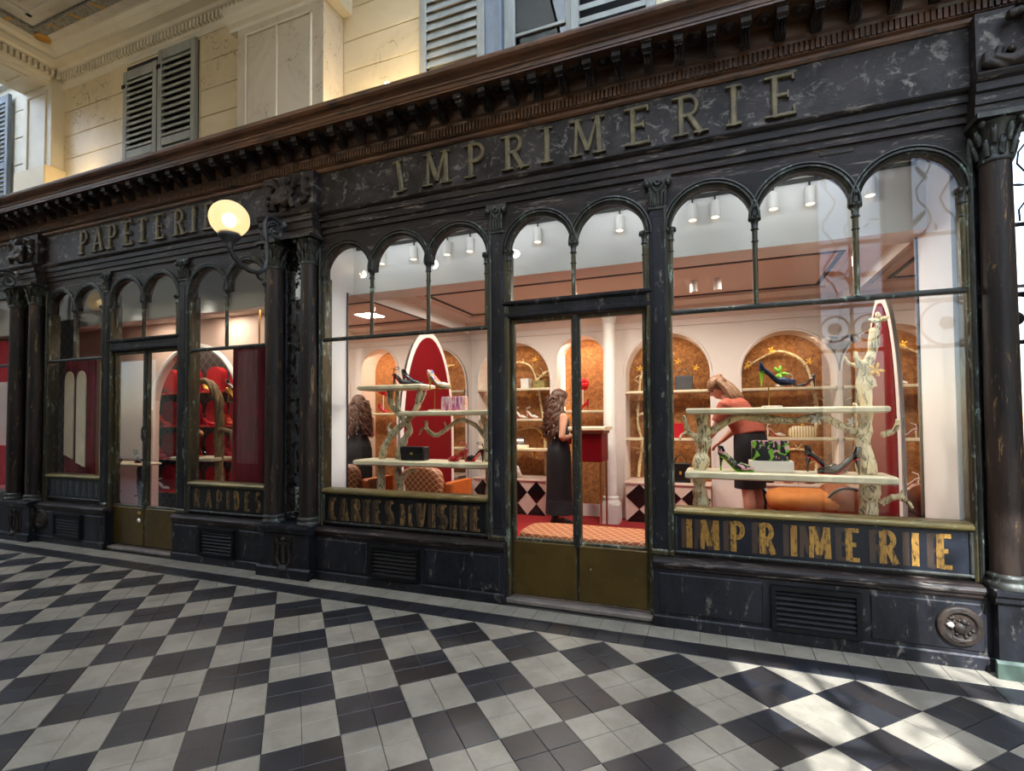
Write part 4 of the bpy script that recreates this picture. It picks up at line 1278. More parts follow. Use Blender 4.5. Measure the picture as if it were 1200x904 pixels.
# ================================================================== opposite side of the passage (seen in the glass and mirrors)
YO = -4.75
wop = thing('wall_opposite', 'pale stone facade across the passage, seen reflected in the glass', 'wall', (4, YO, 0), kind='structure')
def ow(x0, x1, z0, z1, mat='marble_pale', d_=0.25, nm='wall_section'):
    part(nm, MB().box(x0, x1, YO - d_, YO, z0, z1), mat, wop)
ow(-9, 9.0, 3.3, 4.4, 'dark_wood')
ow(-9, 9.0, 4.4, 7.4)
ow(-9, 9.0, 0, 0.5, 'black_paint')
for x in (-6.2, -3.1, 0.0, 3.1, 6.2):
    ow(x - 0.35, x + 0.35, 0.5, 3.3, 'marble_pale', 0.3, 'pier')
for x in (-4.6, -1.5, 1.6, 4.7, 7.8):
    ow(x - 1.2, x + 1.2, 0.5, 3.3, 'room_dark', 0.22, 'shop_window')
    part('window_shade', MB().box(x - 0.8, x + 0.8, YO - 0.02, YO + 0.01, 4.7, 6.2), 'shutter_paint', wop)
    part('display_glow', MB().box(x - 1.0, x + 1.0, YO - 0.21, YO - 0.20, 0.7, 2.6), 'plaster_pink', wop)
# tall glazed entrance arch at the bright end, with iron scrollwork
ow(9.0, 9.3, 0, 7.4, 'marble_pale', 0.35, 'arch_pier'); ow(10.27, 10.55, 0, 7.4, 'marble_pale', 0.35, 'arch_pier'); ow(13.8, 15.0, 0, 7.4, 'marble_pale', 0.35, 'arch_pier')
part('arch_head', MB().box(9.3, 10.27, YO - 0.35, YO, 5.5, 7.4).box(10.55, 13.8, YO - 0.35, YO, 6.75, 7.4), 'marble_pale', wop)
ga = thing('window_6', 'tall glazed iron entrance arch across the passage, source of the sunlight', 'window', (11.5, YO, 0), kind='structure')
m = MB()
for x, zt in ((9.33, 5.5), (9.78, 5.5), (10.24, 5.5), (10.58, 6.75), (11.4, 6.75), (12.2, 6.75), (13.0, 6.75), (13.76, 6.75)):
    m.box(x - 0.02, x + 0.02, YO - 0.06, YO - 0.01, 0, zt)
for z in (0.05, 2.6, 3.3, 4.3):
    m.box(9.3, 10.27, YO - 0.06, YO - 0.01, z - 0.025, z + 0.025); m.box(10.55, 13.8, YO - 0.06, YO - 0.01, z - 0.025, z + 0.025)
part('iron_frame', m, 'iron_black', ga)
m = MB()
rl = random.Random(21)
for x0_, x1_, z0_, z1_ in ((9.35, 10.22, 3.35, 5.45), (10.6, 13.75, 4.35, 6.70)):
    n_ = int((x1_ - x0_) * (z1_ - z0_) * 5.5)
    for k in range(n_):       # invented iron leaves, sized to break the sunlight into dapples
        x = rl.uniform(x0_, x1_); z = rl.uniform(z0_, z1_); a = rl.uniform(0, PI); L = rl.uniform(0.05, 0.15)
        m.ball((x, YO - 0.045, z), L, 0.008, L * rl.uniform(0.18, 0.35), 8, 5, Matrix.Rotation(a, 3, 'Y'))
    for k in range(int((x1_ - x0_) / 0.3)):
        x = x0_ + 0.15 + k * 0.3
        m.tube([(x + 0.10 * math.sin(q * 1.3 + k), YO - 0.045, z0_ + (z1_ - z0_) * q / 14) for q in range(15)], 0.014, 5)
part('dapple_ironwork', m, 'iron_black', ga, kind='stuff')
m = MB()
for xc in (9.55, 10.0, 11.0, 11.8, 12.6, 13.4):
    r = 0.2 if xc < 10.2 else 0.33
    m.tube([(xc + r * math.cos(2 * PI * k / 28), YO - 0.05, 2.95 + r * math.sin(2 * PI * k / 28)) for k in range(29)], 0.018, 6)
    m.ball((xc, YO - 0.05, 2.95), 0.1, 0.03, 0.1)
part('iron_rings', m, 'iron_black', ga, kind='stuff')
part('pane', MB().box(9.3, 10.27, YO - 0.09, YO - 0.084, 0.05, 5.5), 'glass', ga)
part('pane', MB().box(10.55, 13.8, YO - 0.09, YO - 0.084, 0.05, 6.75), 'glass', ga)

# glass roofs beyond the painted ceiling on both ends
def roof(name, x0, x1, label, glass=False):
    o = thing(name, label, 'roof', ((x0 + x1) / 2, -2, 7.4), kind='structure')
    m = MB()
    n = int((x1 - x0) / 0.55)
    for i in range(n + 1):
        x = x0 + (x1 - x0) * i / n
        m.tube([(x, 0.95, 7.3), (x, -2.0, 8.6), (x, -4.95, 7.3)], 0.03, 6)
    for y, z in ((0.95, 7.3), (-0.5, 7.94), (-2.0, 8.6), (-3.5, 7.94), (-4.95, 7.3)):
        m.tube([(x0, y, z), (x1, y, z)], 0.035, 6)
    part('iron_ribs', m, 'iron_black', o, kind='stuff')
    if glass:  # unseen diffusing panes, added so the sun arrives as soft light
        for ya, za, yb, zb in ((-4.95, 7.3, -2.0, 8.6), (-2.0, 8.6, 0.95, 7.3)):
            k = 0.04
            part('pane', MB().add([(x0, ya, za + k), (x1, ya, za + k), (x1, yb, zb + k), (x0, yb, zb + k)], [(0, 1, 2, 3)]), 'frosted_glass', o)
    return o
roof('roof_1', -9, -1.3, 'iron-ribbed frosted glass roof beyond the transverse arch', True)
roof('roof_2', 5.4, 15, 'iron-ribbed frosted glass roof at the bright end of the passage', True)
part('end_gable', MB().box(5.3, 5.4, -5.0, 0.95, 6.40, 8.7), 'marble_pale', wop)
part('end_gable', MB().box(-1.30, -1.22, -5.0, 0.95, 6.45, 8.7), 'marble_pale', wop)  # unseen gable added to stop sun slipping in over the ceiling
wr = thing('wall_right', 'pale wall closing the bright end of the passage, seen in the glass', 'wall', (15, -2, 0), kind='structure')
part('wall_core', MB().box(15, 15.3, -5.2, 0.95, 0, 8.7), 'marble_pale', wr)
wb_ = thing('wall_front', 'shop side wall beyond the last pier', 'wall', (12.5, 0.6, 0), kind='structure')
part('wall_core', MB().box(10.05, 15, 0.5, 0.95, 0, 4.45), 'black_paint', wb_)
part('wall_upper_core', MB().box(9.8, 15, 0.62, 0.95, 4.45, 7.4), 'marble_cream', wb_)
wfe = thing('wall_end', 'far end wall of the passage', 'wall', (-9, -2, 0), kind='structure')
part('wall_core', MB().box(-9.3, -9, -5.2, 0.95, 0, 8.7), 'marble_pale', wfe)
part('dark_shopfront', MB().box(-9, -8.9, -5.2, 0.95, 0, 4.4), 'dark_wood', wfe)  # unseen dark front, added to dim reflections in the far panes
# opposite globe lamp, reflected in the panes
def opp_lamp(x, z, label):
    o = thing('wall_lamp', label, 'lamp', (x, YO, z), group='globe lamps across the passage')
    part('lamp_arm', MB().tube([(x, YO, z + 0.1), (x, YO + 0.2, z - 0.25), (x, YO + 0.5, z - 0.30), (x, YO + 0.55, z - 0.16)], 0.02, 7), 'lamp_iron', o)
    part('globe', MB().ball((x, YO + 0.55, z), 0.165, 0.165, 0.165, 20, 12), 'globe_glass', o)
    part('bulb', MB().ball((x, YO + 0.55, z), 0.045), 'bulb_warm', o)
    light('lamp_light', 'POINT', (x, YO + 0.55, z + 0.01), 0.5, (1, 0.86, 0.66), 0.05)
opp_lamp(0.35, 3.36, 'globe lamp of the opposite facade, seen reflected in the left window')
opp_lamp(4.1, 3.36, 'globe lamp of the opposite facade, reflected beside the ceiling line')
for x in (0.6, 2.4, 4.2):
    light('ceiling_fill', 'POINT', (x, YO + 0.25, 4.75), 45, (1, 0.88, 0.70), 0.08)  # unseen lights without fixtures, added to brighten the painted ceiling
# unseen shell added above the shop so no daylight leaks in
part('leak_shell', MB().box(-3.8, 10.6, 0.62, 4.7, 4.0, 4.06), 'plaster_white', wu)

# ================================================================== INTERIOR, MAIN SHOP ROOM
XL, XR, YB, ZF, ZC = 4.02, 9.24, 3.95, 0.10, 3.10
fs_ = thing('floor_shop', 'red carpeted shop floor', 'floor', (6.6, 2, 0), kind='structure')
part('carpet', MB().box(XL - 0.3, XR + 0.3, 0.605, 4.6, 0.0, ZF), 'carpet_red', fs_)
wls = thing('wall_shop_left', 'shop side wall faced with a large mirror, near the column pair', 'wall', (XL, 2, ZF), kind='structure')
part('wall_core', MB().box(3.36, XL, 0.62, 4.6, 0, 4.0), 'plaster_white', wls)
part('mirror_glass', MB().box(XL, XL + 0.008, 0.92, YB - 0.01, 0.16, 2.95), 'mirror', wls)
part('mirror_edge', MB().box(XL, XL + 0.012, 0.905, 0.92, 0.16, 2.95), 'black_track', wls)
wrs = thing('wall_shop_right', 'shop side wall faced with a large mirror, near the peeling column', 'wall', (XR, 2, ZF), kind='structure')
part('wall_core', MB().box(XR, 9.95, 0.62, 4.6, 0, 4.0), 'plaster_white', wrs)
part('mirror_glass', MB().box(XR - 0.008, XR, 1.24, YB - 0.01, 0.16, 2.95), 'mirror', wrs)
part('mirror_edge', MB().box(XR - 0.012, XR, 1.215, 1.24, 0.16, 2.95), 'black_track', wrs)
cs = thing('ceiling_shop', 'white stepped shop ceiling with black track line', 'ceiling', (6.6, 2, ZC), kind='structure')
part('window_soffit', MB().box(XL, XR, 0.60, 1.02, 3.46, 3.52), 'plaster_white', cs)
part('bulkhead', MB().box(XL, XR, 1.02, 1.34, 2.95, 3.52), 'plaster_white', cs)
part('ceiling_slab', MB().box(XL, XR, 1.34, 4.6, ZC, ZC + 0.4), 'plaster', cs)
part('ceiling_moulding', MB().extr_x([(1.34, 3.10), (1.34, 3.0), (1.37, 3.0), (1.40, 3.03), (1.42, 3.06), (1.46, 3.075), (1.46, 3.10)], XL, XR), 'plaster', cs)
part('ceiling_moulding', MB().extr_x([(YB, 2.86), (YB - 0.03, 2.86), (YB - 0.04, 2.94), (YB - 0.10, 2.98), (YB - 0.14, 3.04), (YB - 0.22, 3.06), (YB - 0.24, 3.10), (YB, 3.10)], XL, XR), 'plaster', cs)
f = MB()
for a, b, c, d_ in ((4.42, 8.90, 3.14, 3.18), (4.42, 8.90, 1.86, 1.90), (4.42, 4.46, 1.90, 3.14), (8.86, 8.90, 1.90, 3.14)):
    f.box(a, b, c, d_, ZC - 0.012, ZC + 0.01)
part('track_line', f, 'black_track', cs)
f = MB()
for a, b, c, d_ in ((4.30, 9.02, 3.26, 3.30), (4.30, 9.02, 1.74, 1.78), (4.30, 4.34, 1.78, 3.26), (8.98, 9.02, 1.78, 3.26)):
    f.box(a, b, c, d_, ZC - 0.025, ZC + 0.01)
part('ceiling_frame_moulding', f, 'plaster', cs)

# back wall with arched niches
NICHES = [(4.15, 5.37, 2.77, 0.10), (5.49, 6.23, 2.81, 0.10), (6.53, 7.69, 2.77, 0.10), (8.09, 9.20, 2.70, 0.10)]
bw = thing('wall_shop_back', 'cream shop back wall with tall arched cork niches', 'wall', (6.6, YB, ZF), kind='structure')
wm = MB()
edges = [XL] + [e for n_ in NICHES for e in n_[:2]] + [XR]
for a, b in zip(edges[0::2], edges[1::2]):
    wm.box(a, b, YB, YB + 0.12, 0.0, ZC)
for x0, x1, zt, _ in NICHES:
    r = (x1 - x0) / 2; xc = (x0 + x1) / 2; zs = zt - r
    n = 18
    vs = []
    for k in range(n + 1):
        x = xc - r * math.cos(PI * k / n); z = zs + r * math.sin(PI * k / n)
        vs += [(x, YB, z), (x, YB, ZC), (x, YB + 0.40, z), (x, YB + 0.40, ZC)]
    fs = []
    for k in range(n):
        p, q = 4 * k, 4 * (k + 1)
        fs += [(p, q, q + 1, p + 1), (p, p + 2, q + 2, q)]
    wm.add(vs, fs)
    for x in (x0, x1):
        s_ = -1 if x == x0 else 1
        wm.box(min(x, x + s_ * 0.02), max(x, x + s_ * 0.02), YB + 0.12, YB + 0.40, 0.0, zs)
part('wall_face', wm, 'plaster', bw)
for i, (x0, x1, zt, _) in enumerate(NICHES):
    part('cork_back', MB().box(x0 - 0.05, x1 + 0.05, YB + 0.38, YB + 0.42, 0.0, ZC), 'cork', bw)
    r = (x1 - x0) / 2; xc = (x0 + x1) / 2; zs = zt - r
    m = MB()
    prof = [(-0.0, YB + 0.02), (-0.0, YB - 0.012), (0.022, YB - 0.018), (0.034, YB - 0.008), (0.04, YB + 0.02)]
    arch_sweep(m, xc, r, prof, 20, zs)
    for s_ in (-1, 1):
        x = xc + s_ * (r + 0.0215)
        m.box(x - 0.018, x + 0.018, YB - 0.014, YB + 0.02, 0.12, zs)
    part('arch_architrave', m, 'plaster', bw)
    m = MB()
    if i != 1:
        m.box(x1 - 0.03, x1 - 0.012, YB + 0.10, YB + 0.16, 0.7, zs + 0.2)
        light('niche_light', 'AREA', (xc, YB + 0.06, zt - 0.10), 3.6, (1, 0.80, 0.58), r * 1.4, (math.radians(25), 0, 0), 0.06)
        light('niche_light', 'AREA', (xc, YB + 0.03, 1.22), 1.6, (1, 0.80, 0.58), r * 1.4, (math.radians(25), 0, 0), 0.05)
    else:
        part('lit_reveal', MB().box(x0 + 0.004, x0 + 0.02, YB + 0.22, YB + 0.36, 1.0, 2.62), 'reveal_glow', bw, label='bright side of the niche, its light put in as glow')  # side-lit reveal: its brightness is put in as glow, no lamp
        light('niche_light', 'AREA', (xc, YB + 0.06, zt - 0.12), 9, (1, 0.74, 0.56), 0.5, (math.radians(25), 0, 0), 0.06)
part('skirting', MB().box(XL, XR, YB - 0.015, YB, ZF, 0.28), 'plaster_white', bw)

def shelf(x0, x1, z, label, y0=None, y1=None):
    y0 = YB - 0.04 if y0 is None else y0; y1 = YB + 0.20 if y1 is None else y1
    return solo('niche_shelf', MB().bbox(x0, x1, y0, y1, z - 0.04, z, 0.008), 'board', label, 'shelf', 'pale shelves in the arched niches')
NN = ('niche seen through the left door leaf', 'pink lit niche behind the desk', 'niche beside the white column', 'niche behind the bending woman')
for i, zs_ in ((0, (2.04, 1.56, 1.09)), (1, (1.68,)), (2, (1.95, 1.27)), (3, (1.95, 1.29))):
    for k, z in enumerate(zs_):
        shelf(NICHES[i][0] + 0.003, NICHES[i][1] - 0.003, z, ('top', 'second', 'third')[k] + ' pale shelf in the ' + NN[i])

def checker_base(x0, x1, z1, label, y0=3.72, nw=3):
    o = thing('checker_plinth', label, 'plinth', ((x0 + x1) / 2, y0, ZF), group='black and pink diamond plinths under the niches')
    part('plinth_body', MB().box(x0, x1, y0 + 0.006, YB + 0.36, ZF, z1 - 0.03), 'checker_pink', o)
    part('plinth_top', MB().bbox(x0 - 0.01, x1 + 0.01, y0 - 0.015, YB + 0.37, z1 - 0.03, z1, 0.006), 'checker_pink', o)
    h = z1 - 0.03 - ZF
    w = (x1 - x0) / nw
    hh = h * 0.66
    for k in range(nw):
        xc = x0 + w * (k + 0.5)
        zc = z1 - 0.03 - hh / 2
        part('diamond_tile', MB().prism([(xc, zc - hh / 2), (xc + w / 2, zc), (xc, zc + hh / 2), (xc - w / 2, zc)], y0, y0 + 0.008), 'checker_black', o)
    for k in range(nw):
        xc = x0 + w * (k + 0.5)
        zt_ = z1 - 0.03 - hh
        hw = min(w / 2, (zt_ - ZF) / (hh / 2) * w / 2)
        part('diamond_tile', MB().prism([(xc - hw, ZF), (xc + hw, ZF), (xc, zt_)], y0, y0 + 0.008), 'checker_black', o)
    return o
checker_base(4.17, 5.36, 0.64, 'black and pink diamond plinth seen through the left door leaf', nw=4)
checker_base(6.55, 7.68, 0.66, 'black and pink diamond plinth beside the white column', nw=3)
checker_base(8.10, 9.19, 0.70, 'black and pink diamond plinth behind the round-ended daybed', nw=3)

# classical white column
o = thing('column', 'slim white classical column on a square base inside the shop', 'column', (6.365, 3.58, ZF), kind='thing')
part('column_foot', MB().box(6.235, 6.495, 3.45, 3.71, ZF, 0.36), 'white_paint', o)
part('column_base', MB().lathe([(0.125, 0), (0.13, 0.03), (0.11, 0.05), (0.105, 0.07), (0.115, 0.09), (0.10, 0.11)], (6.365, 3.58, 0.36), 20), 'white_paint', o)
part('shaft', MB().lathe([(0.088, 0.47), (0.088, 1.6), (0.08, 2.9)], (6.365, 3.58, 0), 20), 'white_paint', o)
part('capital', MB().lathe([(0.085, 2.9), (0.10, 2.92), (0.09, 2.94), (0.12, 3.0), (0.14, 3.04)], (6.365, 3.58, 0), 20).box(6.215, 6.515, 3.43, 3.73, 3.04, 3.095), 'white_paint', o)

# red arched panels on the two mirrors
def red_panel(x, s, yc, half, ztop, label):
    o = thing('arched_panel', label, 'panel', (x, yc, ZF), group='red lacquer arched panels on the side mirrors')
    def pts(hw, zt, zb, n=22):
        # straight low sides, pointed elliptical head
        out = [(yc - hw, zb), (yc + hw, zb)]
        zs = 1.25
        for k in range(n + 1):
            a = PI * k / n
            out.append((yc + hw * math.cos(a), zs + (zt - zs) * math.sin(a) ** 0.9))
        return out
    def slab(m, poly, x0, x1):
        n = len(poly)
        vs = [(x0, y, z) for y, z in poly] + [(x1, y, z) for y, z in poly]
        m.add(vs, [tuple(range(n)), tuple(range(2 * n - 1, n - 1, -1))] + [(i, i + n, (i + 1) % n + n, (i + 1) % n) for i in range(n)])
        return m
    part('panel_surround', slab(MB(), pts(half + 0.085, ztop + 0.085, ZF), x, x + s * 0.016), 'plaster', o)
    part('lacquer_panel', slab(MB(), pts(half, ztop, ZF + 0.05), x + s * 0.012, x + s * 0.024), 'lacquer_red', o)
    return o
red_panel(XL + 0.009, 1, 2.58, 0.62, 2.70, 'tall red lacquer arched panel by the reflected woman')
red_panel(XR - 0.009, -1, 2.14, 0.43, 2.63, 'tall red lacquer arched panel by the ivory tree trunk')

# track lights in the window soffit
TRK = [(4.05, 4.95), (5.2, 5.7), (6.05, 6.95), (7.5, 8.1), (8.2, 9.0)]
tr = thing('light_track', 'black ceiling track along the shop window', 'track', (6.6, 1.0, 3.44))
part('rail', MB().box(4.08, 9.18, 0.985, 1.01, 3.435, 3.46), 'black_track', tr)
i = 0
for x, lab in ((4.42, 'first'), (4.82, 'second'), (5.22, 'third'), (5.48, 'fourth'), (6.20, 'fifth'), (6.98, 'sixth'), (7.60, 'seventh'), (7.78, 'eighth'), (8.22, 'ninth'), (8.48, 'tenth'), (8.88, 'eleventh')):
    o = thing('track_spotlight', 'white cylindrical track spotlight, %s from the column pair' % lab, 'spotlight', (x, 0.97, 3.26), group='white spotlights on the window track')
    part('stem', MB().tube([(x, 0.997, 3.436), (x, 0.99, 3.375)], 0.008, 6), 'black_track', o)
    part('spot_body', MB().lathe([(0.042, 0), (0.042, 0.13), (0.036, 0.135)], (x, 0.985, 3.245), 16), 'spot_white', o)
    part('lens', MB().lathe([(0.034, 0), (0.034, 0.004)], (x, 0.985, 3.242), 12), 'bulb_spot', o)
    i += 1
for x, e in ((4.6, 60), (5.3, 60), (6.6, 12), (7.8, 85), (8.6, 95)):
    light('spot_light', 'SPOT', (x, 0.68, 3.30), e, (1, 0.90, 0.74), 0.05, (math.radians(5), 0, 0), spot=math.radians(64), blend=0.9)
for x in (4.7, 5.9, 7.1, 8.3):
    light('bulkhead_fill', 'AREA', (x, 0.645, 3.43), 2.0, (0.90, 0.95, 1.0), 1.0, (math.radians(62), 0, 0), 0.05)  # hidden fill added to brighten the bulkhead, no fixture there
for x in (4.55, 6.1, 7.6, 8.7):
    light('cove_light', 'AREA', (x, 1.36, 3.02), 6, (1, 0.94, 0.86), 1.1, (math.radians(180), 0, 0), 0.05)
# recessed downlights
for x, y in ((4.95, 2.5), (6.0, 2.2), (7.2, 2.5), (8.3, 2.2)):
    light('downlight', 'AREA', (x, y, ZC - 0.03), 40, (1, 0.92, 0.82), 0.30)
for k, (x, y) in enumerate(((7.55, 2.45), (7.80, 2.45))):
    o = thing('ceiling_spotlight', 'white ceiling spotlight inside the coffer, %s of two' % ('nearer the door' if k == 0 else 'nearer the right mirror'), 'spotlight', (x, y, 2.95), group='pair of ceiling spotlights')
    part('spot_body', MB().lathe([(0.04, 0), (0.04, 0.13)], (x, y, 2.97), 14), 'spot_white', o)
o = thing('security_camera', 'small white dome camera in the shop corner near the ceiling', 'camera', (9.08, 3.78, 2.5))
part('bracket', MB().tube([(9.2, 3.9, 2.56), (9.08, 3.78, 2.56)], 0.02, 8), 'white_paint', o)
part('dome', MB().ball((9.08, 3.78, 2.52), 0.06, 0.06, 0.05), 'white_paint', o)

# ------------------------------------------------------------------ helpers for merchandise
def catmull(pts, sub=4):
    P_ = [Vector(p) for p in pts]
    if len(P_) < 3: return P_
    out = []
    for i in range(len(P_) - 1):
        p0 = P_[max(i - 1, 0)]; p1 = P_[i]; p2 = P_[i + 1]; p3 = P_[min(i + 2, len(P_) - 1)]
        for k in range(sub):
            t_ = k / sub
            out.append(0.5 * ((2 * p1) + (-p0 + p2) * t_ + (2 * p0 - 5 * p1 + 4 * p2 - p3) * t_ ** 2 + (-p0 + 3 * p1 - 3 * p2 + p3) * t_ ** 3))
    out.append(P_[-1])
    return out
def branch(m, pts, r0, r1, seed=0, n=9, knots=0.22):
    r = random.Random(seed)
    P_ = catmull(pts, 5)
    rad = []
    for i in range(len(P_)):
        t_ = i / (len(P_) - 1)
        rad.append((r0 + (r1 - r0) * t_) * (1 + r.uniform(-knots, knots)))
    if r0 > 0.03:
        for q in range(5):      # ropy strands that run along the trunk
            ph = q * 2 * PI / 5 + r.uniform(-.4, .4)
            pts_ = [p + Vector((math.cos(ph + i * .16), math.sin(ph + i * .16), 0)) * rad[i] * .62 for i, p in enumerate(P_)]
            m.tube(pts_, [x_ * .46 * (1 + r.uniform(-.2, .2)) for x_ in rad], 7)
        rad = [x_ * .85 for x_ in rad]
    m.tube(P_, rad, n)
    return P_
def twigs(m, P_, n, seed, L=0.10, r0=0.010):
    r = random.Random(seed)
    for k in range(n):
        p = P_[r.randrange(len(P_) // 5, len(P_))]
        d_ = Vector((r.uniform(-1, 1), r.uniform(-.5, .3), r.uniform(-.3, 1))).normalized() * L * r.uniform(.6, 1.3)
        m.tube([p, p + d_ * 0.5 + Vector((0, 0, .01)), p + d_], [r0, r0 * .8, r0 * .4], 6)
        m.ball(p + d_, r0 * 1.0, None, None, 6, 5)
def leaf_flower(p, s, seed):
    m = MB(); r = random.Random(seed)
    for k in range(5):
        a = 2 * PI * k / 5 + r.uniform(-.3, .3)
        q = Vector(p) + Vector((math.cos(a), -0.2, math.sin(a))) * s * 0.6
        m.ball(q, s * 0.55, s * 0.14, s * 0.22, 7, 5, Matrix.Rotation(-a, 3, 'Y'))
    m.ball(p, s * 0.2)
    return m

SHOES = {}
def pump(kind, upper, sole='sole_red', inner=None, heel_h=0.10, strap=False, open_back=False, trim=None):
    """high-heeled shoe, toe towards +x, standing on z=0; returns the prototype root"""
    L = 0.23
    root = thing('high_heel_shoe', kind, 'shoe')
    def zs(x):      # height of the sole line
        t_ = min(max((L * 0.62 - x) / (L * 0.60), 0), 1)
        return 0.004 + heel_h * (t_ * t_ * (3 - 2 * t_))
    st = []
    N = 15
    for i in range(N):
        x = L * i / (N - 1)
        t_ = i / (N - 1)
        w = 0.030 + 0.012 * math.sin(PI * min(1, t_ * 1.0)) + 0.010 * math.exp(-((t_ - 0.66) / 0.16) ** 2)
        if t_ > 0.78: w *= max(0.10, 1 - ((t_ - 0.78) / 0.23) ** 1.6)
        hh = 0.046 if t_ < 0.1 else 0.036
        if t_ > 0.50: hh = 0.036 - 0.022 * (t_ - 0.50) / 0.50
        if t_ < 0.10: a = 2.1
        elif t_ < 0.56: a = 1.55
        else: a = min(PI, 1.55 + (t_ - 0.56) / 0.10 * 1.6)
        if open_back and t_ < 0.5: a = 0.95
        st.append((x, w, hh, a))
    m = MB(); K = 12
    vs = []
    for x, w, hh, a in st:
        for k in range(K + 1):
            th = -a + 2 * a * k / K
            vs.append((x, w / 1.0 * math.sin(th) * 0.95, zs(x) + hh * (1 - math.cos(th))))
    fs = [(i * (K + 1) + k, (i + 1) * (K + 1) + k, (i + 1) * (K + 1) + k + 1, i * (K + 1) + k + 1) for i in range(N - 1) for k in range(K)]
    m.add(vs, fs, True)
    # counter at the back
    x, w, hh, a = st[0]
    back = [(x - 0.004, w * math.sin(-a + 2 * a * k / K) * 0.9, zs(x) + hh * (1 - math.cos(-a + 2 * a * k / K))) for k in range(K + 1)]
    m.add(back, [tuple(range(K + 1))])
    u = part('upper', m, upper, root, False)
    sd = u.modifiers.new('thick', 'SOLIDIFY'); sd.thickness = 0.003; sd.offset = 1
    m = MB()
    rings = []
    for x, w, hh, a in st:
        rings.append([(x, -w * 0.8, zs(x) - 0.002), (x, w * 0.8, zs(x) - 0.002), (x, w * 0.8, zs(x) - 0.007), (x, -w * 0.8, zs(x) - 0.007)])
    m.loft([[Vector(p) for p in r_] for r_ in rings], True, False)
    part('sole', m, sole, root, False)
    m = MB().tube([(0.016, 0, heel_h + 0.004), (0.012, 0, heel_h * 0.7), (0.008, 0, heel_h * 0.35), (0.008, 0, 0.0)], [0.020, 0.012, 0.0065, 0.006], 8)
    part('heel', m, trim or upper, root, False)
    if strap:
        m = MB().tube([(0.02 + 0.05 * math.cos(a_ * PI / 8) * 0.5 + 0.02, 0.036 * math.sin(a_ * PI / 8), heel_h + 0.075 + 0.012 * math.cos(a_ * PI / 8)) for a_ in range(17)], 0.004, 6)
        m.tube([(0.0, 0, heel_h + 0.03), (0.01, 0, heel_h + 0.075)], 0.005, 6)
        part('ankle_strap', m, upper, root, False)
    return root
_used = set()
def place(proto, loc, rz, label, tilt=0.0, scale=1.0, group=None):
    if proto.name not in _used:
        _used.add(proto.name)
        r = proto
        r.location = loc; r.rotation_euler = (0, tilt, rz); r.scale = (scale,) * 3
        r['label'] = label
        if group: r['group'] = group
        return r
    r = dup(proto, loc, rz, label, group, scale)
    r.rotation_euler = (0, tilt, rz)
    return r
def bag(name, label, x0, x1, y0, y1, z0, z1, mat, flap=True, handle=False, clasp='gold_leaf', group=None):
    o = thing(name, label, 'bag', ((x0 + x1) / 2, (y0 + y1) / 2, z0), group=group)
    b = 0.012
    m = MB()
    rings = []
    for t_, k in ((0, 0.9), (0.06, 1), (0.5, 1.0), (0.94, 0.97), (1, 0.86)):
        z = z0 + (z1 - z0) * t_
        xc, yc = (x0 + x1) / 2, (y0 + y1) / 2
        hx, hy = (x1 - x0) / 2 * (1 if k > .95 else k + .06), (y1 - y0) / 2 * k
        rings.append([Vector(p) for p in ((xc - hx + b, yc - hy, z), (xc + hx - b, yc - hy, z), (xc + hx, yc - hy + b, z), (xc + hx, yc + hy - b, z), (xc + hx - b, yc + hy, z), (xc - hx + b, yc + hy, z), (xc - hx, yc + hy - b, z), (xc - hx, yc - hy + b, z))])
    m.loft(rings, True, False)
    part('bag_body', m, mat, o)
    if flap:
        part('flap', MB().bbox(x0 + 0.004, x1 - 0.004, y0 - 0.008, y0 + 0.004, z0 + (z1 - z0) * 0.45, z1 - 0.006, 0.005), mat, o)
        xc = (x0 + x1) / 2
        part('clasp', MB().bbox(xc - 0.014, xc + 0.014, y0 - 0.014, y0 - 0.006, z0 + (z1 - z0) * 0.42, z0 + (z1 - z0) * 0.58, 0.003), clasp, o)
    if handle:
        xc = (x0 + x1) / 2; hw = (x1 - x0) * 0.3
        part('handle', MB().tube([(xc + hw * math.cos(PI * k / 10), (y0 + y1) / 2, z1 - 0.01 + (x1 - x0) * 0.45 * math.sin(PI * k / 10)) for k in range(11)], 0.007, 7), mat, o)
    return o
def carton(label, x0, x1, y0, y1, z0, z1, mat, lid=True, name='gift_box'):
    o = thing(name, label, 'box', ((x0 + x1) / 2, (y0 + y1) / 2, z0))
    part('box_body', MB().bbox(x0, x1, y0, y1, z0, z1 - (0.03 if lid else 0), 0.003), mat, o)
    if lid:
        part('lid', MB().bbox(x0 - 0.004, x1 + 0.004, y0 - 0.004, y1 + 0.004, z1 - 0.03, z1, 0.003), mat, o)
    return o

# ------------------------------------------------------------------ window display with ivory tree (large window)
def board(m, x0, x1, y0, y1, z, t_=0.055, seed=0):
    r = random.Random(seed)
    n = 14
    top = []
    for k in range(n + 1):
        top.append((x0 + (x1 - x0) * k / n, y0 + r.uniform(-.012, .012)))
    for k in range(n + 1):
        top.append((x1 - (x1 - x0) * k / n, y1 + r.uniform(-.01, .01)))
    N = len(top)
    xc, yc = (x0 + x1) / 2, (y0 + y1) / 2
    def ring(zz, s_):
        return [Vector((xc + (x - xc) * (1 - s_ / (x1 - x0) * 2), yc + (y - yc) * (1 - s_ / (y1 - y0) * 2), zz)) for x, y in top]
    m.loft([ring(z - t_, 0.018), ring(z - t_ + 0.012, 0), ring(z - 0.012, 0), ring(z, 0.012)], True, False)
    return m
ds = thing('display_shelf', 'ivory tree-trunk display shelf with two long pale boards in the large window', 'display shelf', (8.2, 0.92, ZF), group='branch display shelves in the windows')
part('board', board(MB(), 7.52, 8.95, 0.74, 1.08, 1.13, 0.06, 1), 'board', ds)
